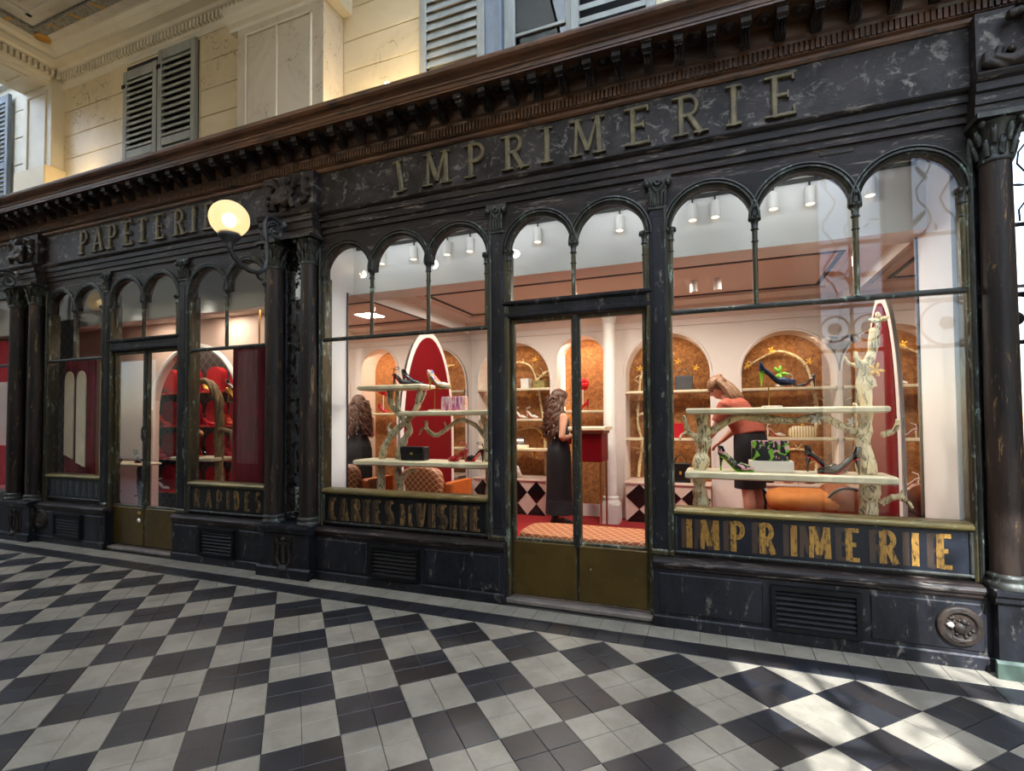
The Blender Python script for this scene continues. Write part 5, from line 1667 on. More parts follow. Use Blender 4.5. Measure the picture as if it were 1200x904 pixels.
part('board', board(MB(), 7.53, 8.92, 0.76, 1.06, 1.635, 0.05, 2), 'board', ds)
m = MB()
branch(m, [(7.70, .92, .10), (7.67, .92, .5), (7.64, .92, .85), (7.62, .92, 1.08), (7.65, .92, 1.3), (7.66, .92, 1.45), (7.64, .92, 1.61)], .062, .052, 1)
P_ = branch(m, [(7.66, .92, 1.40), (7.76, .92, 1.47), (7.92, .91, 1.56), (8.12, .90, 1.545), (8.32, .90, 1.53), (8.5, .9, 1.56), (8.62, .9, 1.50), (8.80, .92, 1.41)], .036, .040, 2)
twigs(m, P_, 4, 9, .07, .012)
branch(m, [(7.62, .92, 1.38), (7.55, .9, 1.44), (7.52, .9, 1.54), (7.50, .9, 1.58)], .028, .012, 3)
branch(m, [(7.55, .9, 1.44), (7.49, .9, 1.42), (7.47, .88, 1.36)], .015, .008, 4)
branch(m, [(7.70, .9, .62), (7.80, .86, .70), (7.86, .86, .62)], .02, .012, 5)
o_ = part('small_trunk', m, 'branch', ds); remesh(o_, 0.009, 1)
m = MB()
P2 = branch(m, [(8.78, .93, .10), (8.77, .93, .45), (8.80, .93, .8), (8.81, .93, 1.1), (8.78, .93, 1.35), (8.81, .93, 1.6), (8.80, .93, 1.85), (8.86, .93, 2.05), (8.87, .93, 2.22)], .085, .028, 11)
branch(m, [(8.84, .92, 1.78), (8.80, .9, 1.92), (8.75, .9, 1.99), (8.74, .9, 2.05)], .04, .014, 12)
branch(m, [(8.79, .9, 1.93), (8.70, .9, 1.96), (8.67, .9, 2.02)], .018, .010, 13)
branch(m, [(8.89, .9, 1.42), (8.97, .88, 1.46), (8.99, .88, 1.54)], .024, .014, 14)
branch(m, [(8.88, .9, .92), (8.96, .86, .98), (9.02, .86, .95), (9.06, .86, .90)], .026, .014, 15)
branch(m, [(8.98, .86, .97), (9.0, .86, 1.03)], .014, .01, 16)
branch(m, [(8.78, .9, 1.55), (8.72, .88, 1.66)], .02, .012, 17)
o_ = part('tree_trunk', m, 'branch', ds); remesh(o_, 0.007, 1)
m = MB()
for a in (0.4, 1.7, 3.0, 4.4):
    m.ball((8.90 + .035 * math.cos(a), .92, 2.27 + .035 * math.sin(a)), .035, .012, .02, 8, 6, Matrix.Rotation(-a, 3, 'Y'))
m.ball((8.90, .92, 2.27), .018)
part('ivory_flower', m, 'branch', ds)
part('gold_leaf', leaf_flower((8.86, .87, 1.90), .05, 3), 'gold_leaf', ds)
part('ivory_flower', leaf_flower((8.47, .86, 1.55), .05, 5), 'shoe_white', ds)
part('ivory_flower', leaf_flower((8.70, .86, 1.52), .035, 6), 'shoe_white', ds)

# display with bleached branches in the left window
dl = thing('display_shelf', 'bleached branch display with three staggered boards left of the shop door', 'display shelf', (5.0, 0.92, ZF), group='branch display shelves in the windows')
part('board', board(MB(), 4.28, 5.04, 0.76, 1.06, 1.915, 0.05, 3), 'board', dl)
part('board', board(MB(), 4.78, 5.80, 0.78, 1.06, 1.645, 0.05, 4), 'board', dl)
part('board', board(MB(), 4.24, 5.82, 0.74, 1.08, 1.145, 0.055, 5), 'board', dl)
m = MB()
branch(m, [(4.46, .92, .10), (4.45, .92, .6), (4.47, .92, 1.12), (4.52, .92, 1.30), (4.66, .92, 1.46), (4.82, .92, 1.58), (4.92, .92, 1.72), (4.94, .92, 1.88)], .045, .034, 21)
branch(m, [(4.80, .94, .10), (4.72, .94, .7), (4.66, .94, 1.1), (4.72, .94, 1.32), (4.80, .94, 1.46), (4.70, .94, 1.60), (4.58, .94, 1.72), (4.56, .94, 1.88)], .042, .032, 22)
branch(m, [(4.72, .93, 1.58), (4.66, .93, 1.72), (4.66, .93, 1.86)], .026, .022, 23)
branch(m, [(4.92, .92, 1.70), (5.0, .9, 1.80), (5.02, .9, 1.86)], .018, .012, 24)
branch(m, [(4.60, .9, 1.40), (4.58, .88, 1.48), (4.62, .88, 1.53)], .02, .012, 25)
branch(m, [(4.74, .92, .95), (4.86, .9, 1.05), (4.92, .9, 1.02)], .02, .012, 26)
o_ = part('forked_branch', m, 'branch_grey', dl); remesh(o_, 0.009, 1)
m = MB()
branch(m, [(5.74, .93, .10), (5.70, .93, .6), (5.71, .93, 1.0), (5.69, .93, 1.25), (5.68, .93, 1.45), (5.64, .93, 1.62)], .034, .030, 27)
branch(m, [(5.68, .93, 1.36), (5.56, .93, 1.50), (5.38, .93, 1.55), (5.24, .93, 1.46), (5.12, .93, 1.40), (5.03, .93, 1.44), (5.0, .93, 1.55)], .026, .020, 28)
branch(m, [(5.08, .93, 1.42), (4.98, .91, 1.47), (4.94, .9, 1.40)], .016, .010, 29)
branch(m, [(5.24, .93, 1.47), (5.22, .92, 1.54)], .014, .010, 30)
o_ = part('curved_branch', m, 'branch_grey', dl); remesh(o_, 0.008, 1)

# ------------------------------------------------------------------ shoes and bags
s_black = pump('x', 'patent_black')
s_floral = pump('x', 'floral_black', 'shoe_green')
s_green = pump('x', 'shoe_navy', 'leather_black', trim='shoe_green')
s_pastel = pump('x', 'multi_pastel', 'shoe_gold', trim='shoe_gold')
s_redsandal = pump('x', 'shoe_red', strap=True, open_back=True)
s_blksandal = pump('x', 'leather_black', strap=True, open_back=True)
s_white = pump('x', 'shoe_white', strap=True, open_back=True)
s_red = pump('x', 'shoe_red')
s_gold = pump('x', 'shoe_gold')
s_tan = pump('x', 'shoe_tan', 'leather_brown', heel_h=0.06)
s_orange = pump('x', 'shoe_orange', 'leather_brown')
GS = 'shoes on display in the shop'
place(s_black, (8.41, .97, 1.131), math.radians(0), 'black patent pump with its toe towards its red-soled twin in the large window', group=GS, scale=1.2)
place(s_black, (8.74, .83, 1.131), math.radians(178), 'black patent pump showing its red sole beside the ivory trunk', group=GS, scale=1.2)
place(s_floral, (7.78, .90, 1.131), math.radians(-20), 'green and black printed pump left of the floral clutch', group=GS, scale=1.15)
carton('cream display block under the floral clutch', 8.0, 8.31, .84, 1.0, 1.131, 1.215, 'box_cream', False, 'display_block')
bag('clutch_bag', 'black clutch printed with green and pink vegetables in the large window', 8.02, 8.29, .88, .95, 1.216, 1.375, 'floral_black', False)
o = thing('shoe_stand', 'slender brass shoe stand on the upper ivory board', 'stand', (8.15, .9, 1.636), group='brass shoe stands')
part('stand_plate', MB().bbox(8.10, 8.24, .84, .96, 1.636, 1.648, .004), 'box_cream', o)
part('stand_rod', MB().tube([(8.15, .9, 1.648), (8.15, .9, 1.80)], .006, 8), 'brass', o)
part('stand_rest', MB().box(8.09, 8.21, .885, .915, 1.80, 1.806), 'brass', o)
place(s_green, (8.09, .90, 1.808), math.radians(-6), 'blue and lime green pump raised on a brass stand', group=GS, scale=1.1)
part('lime_bow', leaf_flower((0.13, -0.0, 0.085), .05, 8), 'shoe_green', s_green, False)
place(s_blksandal, (4.63, .90, 1.916), math.radians(-4), 'black strappy sandal on the highest branch board', group=GS)
place(s_black, (4.70, .97, 1.916), math.radians(6), 'black patent pump behind the strappy sandal on the highest branch board', group=GS)
o = thing('shoe_stand', 'thin gold shoe stand on the middle branch board', 'stand', (5.14, .9, 1.646), group='brass shoe stands')
part('stand_plate', MB().bbox(5.08, 5.20, .84, .96, 1.646, 1.658, .004), 'box_cream', o)
part('stand_rod', MB().tube([(5.12, .9, 1.658), (5.12, .9, 1.855)], .006, 8), 'brass', o)
part('stand_rest', MB().box(5.07, 5.20, .885, .915, 1.855, 1.861), 'brass', o)
place(s_pastel, (5.06, .90, 1.863), math.radians(-5), 'pastel pink, blue and gold pump on a thin gold stand', group=GS, scale=1.15)
bag('clutch_bag', 'pink and purple striped box clutch on the middle branch board', 5.21, 5.48, .86, .94, 1.646, 1.785, 'stripe_pink', False)
bag('shoulder_bag', 'small black flap bag on the lowest branch board', 4.75, 5.03, .84, .96, 1.146, 1.285, 'leather_black')
place(s_redsandal, (5.50, .86, 1.146), math.radians(170), 'red strappy sandal on the lowest branch board', group=GS)
place(s_blksandal, (5.66, .90, 1.146), math.radians(170), 'black strappy sandal beside the red sandal', group=GS)
YN = YB + 0.12
# niche 1
carton('white gift box on the top niche shelf left of the door', 4.86, 4.99, YN - .06, YN + .1, 2.041, 2.20, 'box_white')
carton('olive gold box clutch on the top niche shelf', 5.07, 5.26, YN - .06, YN + .06, 2.041, 2.16, 'box_olive')
place(s_white, (4.74, YN, 1.561), math.radians(-20), 'white strappy sandal on the second niche shelf, nearer the frame', group=GS)
place(s_white, (4.94, YN, 1.561), math.radians(-20), 'white strappy sandal on the second niche shelf, nearer the branch', group=GS)
place(s_black, (5.16, YN - .05, 1.40), math.radians(20), 'dark pump hanging toe down from the niche branch', tilt=math.radians(60), group=GS)
carton('snakeskin box on a cream base in the third niche shelf', 4.78, 4.90, YN - .06, YN + .06, 1.14, 1.26, 'silver', False)
carton('cream base under the snakeskin box', 4.74, 4.94, YN - .08, YN + .08, 1.091, 1.139, 'box_cream', False, 'display_block')
place(s_white, (4.62, 3.86, .641), 0.2, 'white shoe on the diamond plinth left of the standing woman', group=GS)
m = MB()
for k in range(12):
    r = random.Random(k)
    m.tube(catmull([(4.80 + r.uniform(-.08, .08), 3.86, .66), (4.80 + r.uniform(-.1, .1), 3.84 + r.uniform(-.05, .05), .74 + r.uniform(0, .08)), (4.86 + r.uniform(-.08, .1), 3.86, .66)]), .018, 6)
o = solo('coral_ornament', m, 'shoe_white', 'white coral ornament on the diamond plinth', 'ornament'); remesh(o, .01, 1)
def niche_branch(label, paths, golds, seed, mat='branch'):
    o = thing('niche_branch', label, 'branch', paths[0][0], group='bleached branches in the niches')
    m = MB()
    for k, p in enumerate(paths):
        Q = branch(m, p, .026, .012, seed + k, 7)
        twigs(m, Q, 5, seed + 40 + k, .10, .009)
    part('branch_wood', m, mat, o)
    for k, g_ in enumerate(golds):
        part('gold_leaf', leaf_flower(g_, .045, seed + k), 'gold_leaf', o)
    return o
yb = YB + 0.28
niche_branch('bleached branch climbing the niche left of the door mullion', [[(5.20, yb, .66), (5.20, yb, 1.0), (5.17, yb, 1.5), (5.12, yb, 1.8), (5.05, yb, 2.2), (4.9, yb, 2.45), (4.5, yb, 2.5)], [(5.16, yb, 1.3), (5.0, yb, 1.42), (4.6, yb, 1.33)], [(5.06, yb, 2.18), (5.25, yb, 2.32), (5.33, yb, 2.20)]], [(5.05, yb - .05, 2.52), (4.95, yb - .05, 1.93), (5.18, yb - .05, 1.28), (5.05, yb - .05, .98)], 100)
niche_branch('bleached branch with gold leaves beside the white column', [[(6.66, yb, .68), (6.70, yb, 1.0), (6.72, yb, 1.2), (6.66, yb, 1.5), (6.68, yb, 1.85), (6.72, yb, 2.2), (6.85, yb, 2.45), (7.2, yb, 2.5)], [(6.70, yb, 1.05), (6.85, yb, 1.12)], [(6.68, yb, 1.6), (6.82, yb, 1.66)]], [(6.70, yb - .05, 2.30), (6.85, yb - .05, 1.72), (7.25, yb - .05, 2.38), (7.5, yb - .05, 2.28)], 130)
niche_branch('long bleached branch with gold leaves in the niche above the green pump', [[(8.98, yb, 1.32), (9.02, yb, 1.6), (8.98, yb, 1.95), (8.90, yb, 2.25), (8.75, yb, 2.40), (8.55, yb, 2.46), (8.32, yb, 2.36), (8.14, yb, 2.24)], [(8.98, yb, .75), (9.0, yb, 1.0), (8.85, yb, 1.12), (8.5, yb, 1.1)]], [(8.93, yb - .05, 2.30), (8.48, yb - .05, 2.47), (8.18, yb - .05, 2.28)], 160)
# niche 2
o = thing('flower_hat', 'bright red feather flower on a small stand in the pink lit niche', 'ornament', (5.86, YN, 1.681))
part('stand_rod', MB().tube([(5.86, YN, 1.681), (5.86, YN, 2.0)], .008, 8), 'white_paint', o)
m = MB()
r = random.Random(5)
for k in range(34):
    d_ = Vector((r.gauss(0, 1), r.gauss(0, 1), r.gauss(0, 1))).normalized()
    m.ball(Vector((5.86, YN, 2.08)) + d_ * .07, .035, .035, .03, 6, 5)
part('petals', m, 'flower_red', o)
place(s_red, (5.95, YN - .02, 1.681), math.radians(180), 'red pump on the shelf of the pink lit niche', group=GS)
# niche 3
bag('handbag', 'dark grey top-handle handbag on the niche shelf left of the bending woman', 7.22, 7.46, YN - .05, YN + .08, 1.951, 2.16, 'leather_grey', False, True)
carton('small red box on the second niche shelf left of the bending woman', 7.20, 7.32, YN - .06, YN + .06, 1.271, 1.48, 'shoe_red')
bag('handbag', 'soft black bag on the diamond plinth left of the display trunk', 7.16, 7.42, 3.80, 3.95, .661, .93, 'leather_black', True, True)
place(s_gold, (7.48, YN, .661), .3, 'gold shoe at the end of the diamond plinth', group=GS)
# niche 4
place(s_white, (8.72, YN, 1.951), math.radians(200), 'white sandal on the top shelf of the niche behind the green pump', group=GS)
place(s_black, (8.98, YN, 1.951), math.radians(185), 'black pump with red sole at the end of the top niche shelf', group=GS)
place(s_white, (8.40, YN, 1.291), math.radians(10), 'pale sandal on the niche shelf right of the bending woman', group=GS)
m = MB()
rings = []
for t_, k in ((0, .8), (.15, 1), (.5, 1.02), (.8, .9), (1, .6)):
    rings.append([Vector((8.82 + .17 * k * math.cos(2 * PI * q / 18), YN + .05 * k * math.sin(2 * PI * q / 18), 1.291 + .15 * t_)) for q in range(18)])
o = thing('clutch_bag', 'cream pleated clutch on the niche shelf above the pump pair', 'bag', (8.82, YN, 1.291))
part('bag_body', MB().loft(rings), 'pleat_cream', o)
part('clasp', MB().ball((8.82, YN - .02, 1.45), .02), 'gold_leaf', o)
for k, x in enumerate((8.22, 8.46, 8.72)):
    place((s_blksandal, s_white, s_black)[k], (x, 3.84, .701), .2 * k, ('black sandal', 'white sandal', 'black pump')[k] + ' on the diamond plinth behind the daybed', group=GS)

# ------------------------------------------------------------------ furniture
o = thing('bench', 'long low orange bench cushion with cream diamond lattice behind the shop door', 'bench', (6.58, 1.25, ZF))
m = MB()
rings = []
for t_, k in ((0, .97), (.08, 1), (.45, 1), (.5, .985), (.55, 1), (.9, 1), (1, .95)):
    hx, hy = .66 * (1 - (1 - k) * .6), .30 * k
    pts = []
    for a in range(32):
        th = 2 * PI * a / 32
        c, s = math.cos(th), math.sin(th)
        pts.append(Vector((6.62 + math.copysign(abs(c) ** .35, c) * hx, 1.22 + math.copysign(abs(s) ** .45, s) * hy, .26 + .22 * t_)))
    rings.append(pts)
m.loft(rings, True, True)
part('cushion', m, 'lattice_orange', o)
part('bench_frame', MB().box(6.02, 7.20, .98, 1.46, .14, .258), 'leather_brown', o)
for x in (6.08, 7.14):
    for y in (1.02, 1.42):
        part('leg', MB().box(x - .03, x + .03, y - .03, y + .03, ZF, .14), 'brass', o)
m = MB()
m.tube([(6.62 + math.copysign(abs(math.cos(2 * PI * a / 40)) ** .35, math.cos(2 * PI * a / 40)) * .662, 1.22 + math.copysign(abs(math.sin(2 * PI * a / 40)) ** .45, math.sin(2 * PI * a / 40)) * .302, .372) for a in range(41)], .008, 6)
part('piping', m, 'leather_brown', o)

o = thing('desk', 'red lacquer desk on slender brass legs in front of the standing woman', 'desk', (6.22, 3.1, ZF))
part('desk_body', MB().bbox(6.02, 6.40, 2.85, 3.25, 1.0, 1.36, .01), 'lacquer_red', o)
part('desk_top', MB().bbox(5.97, 6.45, 2.80, 3.30, 1.40, 1.45, .01), 'board', o)
part('desk_rim', MB().box(6.0, 6.42, 2.83, 3.27, 1.36, 1.40), 'leather_brown', o)
for x, y in ((6.04, 2.87), (6.38, 2.87), (6.04, 3.23), (6.38, 3.23)):
    part('leg', MB().tube([(x, y, ZF), (x, y, 1.0)], .014, 8), 'brass', o)

o = thing('daybed', 'orange suede daybed with a round brown leather bolster end', 'daybed', (8.62, 2.1, ZF))
m = MB()
rings = []
for t_, k in ((0, .8), (.15, .97), (.5, 1.02), (.85, .95), (1, .7)):
    rings.append([Vector((8.55 + math.copysign(abs(math.cos(2 * PI * a / 28)) ** .5, math.cos(2 * PI * a / 28)) * .33 * k, 2.1 + math.copysign(abs(math.sin(2 * PI * a / 28)) ** .5, math.sin(2 * PI * a / 28)) * .32 * k, .66 + .18 * t_)) for a in range(28)])
m.loft(rings)
part('seat_cushion', m, 'suede_orange', o)
part('bolster', MB().lathe([(.001, -.30), (.15, -.30), (.17, -.27), (.17, .27), (.15, .30), (.001, .30)], (8.86, 2.1, .74), 28, 'y'), 'leather_brown', o)
part('bolster_piping', MB().tube([(8.86 + .172 * math.cos(2 * PI * k / 28), 1.815, .74 + .172 * math.sin(2 * PI * k / 28)) for k in range(29)], .012, 6), 'leather_black', o)
part('daybed_base', MB().box(8.24, 9.02, 1.82, 2.38, .30, .655), 'leather_brown', o)
for x in (8.30, 8.96):
    for y in (1.88, 2.32):
        part('leg', MB().tube([(x, y, ZF), (x, y, .30)], .02, 8), 'brass', o)

o = thing('armchair', 'orange leather armchair with cream lattice back in the left window', 'armchair', (4.62, 1.55, ZF))
m = MB()
rings = []
for t_, k in ((0, .90), (.3, .98), (.6, 1), (.85, .9), (.95, .75), (1, .5)):
    rings.append([Vector((4.60 + .28 * k * math.cos(2 * PI * a / 24), 1.50 + math.copysign(abs(math.sin(2 * PI * a / 24)) ** .6, math.sin(2 * PI * a / 24)) * .10, .55 + .46 * t_)) for a in range(24)])
m.loft(rings)
part('backrest', m, 'lattice_brown', o)
part('seat', MB().bbox(4.30, 4.90, 1.60, 2.05, .45, .62, .02), 'leather_orange', o)
for s in (-1, 1):
    part('armrest', MB().bbox(4.60 + s * .33 - .05, 4.60 + s * .33 + .05, 1.52, 2.02, .45, .84, .02), 'leather_orange', o)
for x in (4.32, 4.88):
    for y in (1.56, 2.0):
        part('leg', MB().tube([(x, y, ZF), (x, y, .45)], .022, 8), 'brass', o)

# ================================================================== PEOPLE
def ell_ring(c, rx, ry, n=20, tilt=0.0):
    """horizontal ellipse ring (rx along x, ry along y) tilted about the y axis"""
    ct, st = math.cos(tilt), math.sin(tilt)
    out = []
    for k in range(n):
        a = 2 * PI * k / n
        x = rx * math.cos(a); y = ry * math.sin(a)
        out.append(Vector((c[0] + x * ct, c[1] + y, c[2] - x * st)))
    return out
def hand(m, w, d_, side, curl=0.5):
    """palm and five fingers from wrist w along unit vector d_"""
    d_ = Vector(d_).normalized()
    up = Vector((0, 0, 1)) if abs(d_.z) < .8 else Vector((1, 0, 0))
    s = d_.cross(up).normalized()
    nrm = s.cross(d_)
    w = Vector(w)
    m.ball(w + d_ * .045, .045, .038, .016, 10, 7, Matrix((d_, s, nrm)).transposed())
    for k, (o_, L) in enumerate(((-.028, .060), (-.010, .072), (.009, .076), (.027, .068))):
        b = w + d_ * .078 + s * o_
        m.tube([b, b + d_ * L * .5 - nrm * .012 * curl, b + d_ * L * .85 - nrm * .045 * curl], [.0095, .009, .0075], 7)
    b = w + d_ * .025 - s * .034 * side
    m.tube([b, b + d_ * .03 - s * .022 * side, b + d_ * .062 - s * .024 * side - nrm * .012], [.012, .0105, .008], 7)

def face(m, c, f, up, r=1.0):
    f = Vector(f).normalized(); up = Vector(up); up = (up - f * up.dot(f)).normalized(); s = up.cross(f)
    c = Vector(c)
    R = Matrix((f, s, up)).transposed()
    m.ball(c, .088, .074, .112, 16, 12, R)
    m.ball(c + f * .022 - up * .062, .058, .050, .056, 12, 9, R)
    m.tube([c + f * .086 + up * .012, c + f * .104 - up * .022, c + f * .09 - up * .030], [.009, .014, .010], 7)
    m.ball(c + f * .078 - up * .062, .012, .022, .007, 8, 5, R)
    for q in (-1, 1):
        m.ball(c + s * q * .076 - up * .012 - f * .005, .018, .008, .03, 8, 6, R)
    return R, f, s, up, c
def eyes(root, c, f, s, up):
    m = MB()
    for q in (-1, 1):
        m.ball(c + f * .078 + s * q * .030 + up * .004, .009, .012, .007, 8, 6)
    part('eyes', m, 'lens_dark', root, False)
def finish(o, vox=.011):
    return remesh(o, vox, 2)

# --- standing woman at the desk (faces +x)
wa = thing('person', 'person with long curly brown hair in black sleeveless top and long skirt at the desk', 'person', (5.72, 3.22, ZF))
wa.scale = (1.08,) * 3
wa.rotation_euler = (0, 0, math.radians(40))
m = MB()
R, f, s, up, c = face(m, (.045, 0, 1.60), (1, -.05, -.25), (0.2, 0, 1))
m.tube([(0, 0, 1.40), (.015, 0, 1.47), (.03, 0, 1.55)], [.062, .05, .052], 12)
m.loft([ell_ring((0, 0, .86), .12, .165), ell_ring((0, 0, .96), .125, .165), ell_ring((.01, 0, 1.08), .10, .125), ell_ring((.01, 0, 1.22), .115, .145), ell_ring((.0, 0, 1.34), .105, .165), ell_ring((-.01, 0, 1.41), .07, .13), ell_ring((0, 0, 1.44), .05, .06)])
for q in (-1, 1):
    sh = (-.005, q * .175, 1.375)
    el = (-.05, q * .215, 1.10) if q < 0 else (.03, q * .21, 1.11)
    wr_ = (.19, q * .15, 1.13) if q < 0 else (.22, q * .13, 1.14)
    m.tube([(0, q * .12, 1.385), sh, tuple((Vector(sh) + Vector(el)) / 2), el], [.05, .056, .046, .038], 12)
    m.tube([el, tuple((Vector(el) * .6 + Vector(wr_) * .4)), wr_], [.038, .036, .024], 12)
    hand(m, wr_, (1, -q * .2, -.12), q, .8)
    m.tube([(0, q * .085, .92), (.01, q * .085, .70), (.015, q * .085, .48), (-.01, q * .085, .30), (-.02, q * .085, .09)], [.092, .078, .055, .054, .034], 12)
    m.tube([(-.03, q * .085, .06), (.05, q * .085, .035), (.12, q * .085, .022)], [.034, .034, .02], 10)
finish(part('body', m, 'skin', wa, False))
eyes(wa, c, f, s, up)
m = MB()
m.loft([ell_ring((0, 0, .90), .142, .190), ell_ring((0, 0, 1.0), .135, .178), ell_ring((.01, 0, 1.09), .112, .140), ell_ring((.015, 0, 1.22), .130, .160), ell_ring((.005, 0, 1.33), .118, .172), ell_ring((-.01, 0, 1.405), .085, .135), ell_ring((0, 0, 1.42), .062, .10)], True)
part('sleeveless_top', m, 'cloth_charcoal', wa, False)
part('name_tag', MB().box(.06, .10, -.182, -.172, 1.03, 1.10), 'flower_red', wa, False, label='small red tag at the hip')
m = MB()
m.loft([ell_ring((0, 0, 1.0), .128, .165, 24), ell_ring((0, 0, .92), .145, .195, 24), ell_ring((0, 0, .75), .150, .20, 24), ell_ring((0, 0, .45), .155, .20, 24), ell_ring((0, 0, .14), .17, .215, 24)], True)
part('long_skirt', m, 'cloth_black', wa, False)
m = MB(); r = random.Random(3)
m.ball(Vector((.012, 0, 1.64)), .112, .104, .098, 14, 10)
m.ball(Vector((-.045, 0, 1.56)), .085, .10, .12, 14, 10)
for k in range(64):
    a = r.uniform(-1, 1) * 2.2
    x0, y0 = -.045 - .085 * math.cos(a), .115 * math.sin(a)
    zt = r.uniform(1.50, 1.64); L = r.uniform(.26, .44)
    ph = r.uniform(0, 6)
    pts = []
    for q in range(9):
        t_ = q / 8
        pts.append((x0 * (1 + .35 * t_) + .020 * math.sin(ph + q * 2.0), y0 * (1 + .5 * t_) + .020 * math.cos(ph + q * 2.0), zt - L * t_))
    m.tube(pts, [.022 + .008 * math.sin(PI * t_ / 8) - .012 * (t_ / 8) ** 3 for t_ in range(9)], 6)
part('curly_hair', m, 'hair_brown', wa, False)
for q in (-1, 1):
    m = MB()
    m.loft([ell_ring((.035, q * .085, .005), .12, .042, 16), ell_ring((.035, q * .085, .03), .125, .045, 16), ell_ring((.02, q * .085, .065), .09, .042, 16), ell_ring((-.03, q * .085, .095), .045, .04, 16)])
    part('shoe', m, 'leather_black', wa, False)

# --- bending woman in the large window (faces left and away)
st_ = solo('low_step', MB().bbox(7.70, 8.23, 2.2, 2.8, ZF, .30, .01), 'carpet_red', 'low carpeted step under the bending person', 'step')
wbn = thing('person', 'person in rust orange t-shirt and black skirt bending over the niche shelf', 'person', (8.10, 2.5, .30))
wbn.scale = (1.08,) * 3
wbn.rotation_euler = (0, 0, math.radians(152))
m = MB()
R, f, s, up, c = face(m, (.33, .02, 1.475), (.80, -.05, -.62), (.62, 0, .78))
LEAN = .50
m.tube([(.19, 0, 1.32), (.245, 0, 1.38), (.30, 0, 1.43)], [.062, .052, .055], 12)
m.loft([ell_ring((0, 0, .84), .13, .175), ell_ring((0, 0, .95), .135, .175, 20, .1), ell_ring((.035, 0, 1.05), .11, .135, 20, .35), ell_ring((.09, 0, 1.16), .12, .15, 20, LEAN), ell_ring((.155, 0, 1.27), .11, .165, 20, LEAN), ell_ring((.19, 0, 1.33), .07, .13, 20, LEAN), ell_ring((.21, 0, 1.35), .05, .06, 20, LEAN)])
for q in (-1, 1):
    sh = (.165, q * .175, 1.29)
    el = (.25, q * .215, 1.05)
    wr_ = (.40, q * .17, .90)
    m.tube([(.17, q * .12, 1.31), sh, tuple((Vector(sh) + Vector(el)) / 2), el], [.05, .056, .048, .04], 12)
    m.tube([el, tuple(Vector(el) * .6 + Vector(wr_) * .4), wr_], [.04, .037, .025], 12)
    hand(m, wr_, (.8, 0, -.6), q, .6)
    m.tube([(0, q * .088, .90), (-.005, q * .088, .70), (.0, q * .088, .48), (-.03, q * .088, .30), (-.03, q * .088, .09)], [.097, .082, .057, .058, .035], 12)
    m.tube([(-.04, q * .088, .06), (.05, q * .088, .035), (.12, q * .088, .022)], [.034, .034, .02], 10)
finish(part('body', m, 'skin', wbn, False))
eyes(wbn, c, f, s, up)
m = MB()
m.loft([ell_ring((.0, 0, 1.0), .148, .175, 22, .2), ell_ring((.03, 0, 1.06), .145, .165, 22, .35), ell_ring((.09, 0, 1.16), .142, .17, 22, LEAN), ell_ring((.15, 0, 1.27), .128, .185, 22, LEAN), ell_ring((.18, 0, 1.325), .095, .15, 22, LEAN), ell_ring((.20, 0, 1.345), .068, .085, 22, LEAN)])
for q in (-1, 1):
    m.tube([(.165, q * .11, 1.31), (.17, q * .185, 1.28), (.205, q * .205, 1.18), (.225, q * .215, 1.12)], [.062, .070, .066, .064], 14)
o_ = part('t_shirt', m, 'cloth_rust', wbn, False)
remesh(o_, .010, 2)
m = MB()
m.loft([ell_ring((.02, 0, 1.06), .125, .155, 24, .3), ell_ring((0, 0, .96), .148, .185, 24, .1), ell_ring((-.01, 0, .82), .155, .20, 24), ell_ring((0, 0, .62), .145, .19, 24), ell_ring((.01, 0, .46), .135, .185, 24)])
part('skirt', m, 'cloth_black', wbn, False)
m = MB(); r = random.Random(8)
m.ball(c - f * .02 + up * .025, .108, .094, .105, 14, 10, R)
for k in range(30):
    a = r.uniform(-1, 1) * 1.5
    b = c - f * .075 + s * .07 * math.sin(a) + up * r.uniform(-.02, .07)
    e_ = Vector((.12 + r.uniform(-.03, .03), .10 * math.sin(a) + r.uniform(-.02, .02), 1.36 - r.uniform(0, .08)))
    m.tube(catmull([b, (b + e_) / 2 + Vector((-.02, 0, .02)), e_], 4), [.022] * 8 + [.008], 6)
m.ball(c - f * .10 + up * .075, .03, .03, .03)
part('hair', m, 'hair_blond', wbn, False)
for q in (-1, 1):
    m = MB()
    m.loft([ell_ring((.035, q * .088, .002), .12, .042, 16), ell_ring((.035, q * .088, .03), .125, .045, 16), ell_ring((.02, q * .088, .06), .09, .042, 16), ell_ring((-.03, q * .088, .085), .045, .04, 16)])
    part('shoe', m, 'leather_black', wbn, False)

# ================================================================== INTERIOR, FAR SHOP ROOM
fs2 = thing('floor_shop_far', 'dark red floor of the far shop room', 'floor', (1, 1.5, 0), kind='structure')
part('carpet', MB().box(-3.7, 3.36, 0.605, 3.2, 0, ZF), 'carpet_red', fs2)
cs2 = thing('ceiling_shop_far', 'white ceiling of the far shop room', 'ceiling', (0, 1.5, 3.2), kind='structure')
part('window_soffit', MB().box(-3.7, 3.36, .60, .98, 3.46, 3.52), 'plaster_white', cs2)
part('bulkhead', MB().box(-3.7, 3.36, .98, 1.12, 2.93, 3.52), 'plaster_white', cs2)
part('ceiling_slab', MB().box(-3.7, 3.36, 1.12, 3.2, 3.06, 3.4), 'plaster', cs2)
part('ceiling_moulding', MB().extr_x([(1.12, 2.98), (1.16, 2.98), (1.2, 3.03), (1.26, 3.06), (1.12, 3.06)], -3.7, 3.36), 'plaster', cs2)
wa2 = thing('wall_shop_arch', 'pink plaster wall of the far shop with a wide round arch', 'wall', (0.5, 1.75, ZF), kind='structure')
xa0, xa1, zta = -0.36, 1.46, 2.64
r = (xa1 - xa0) / 2; xc = (xa0 + xa1) / 2; zs = zta - r
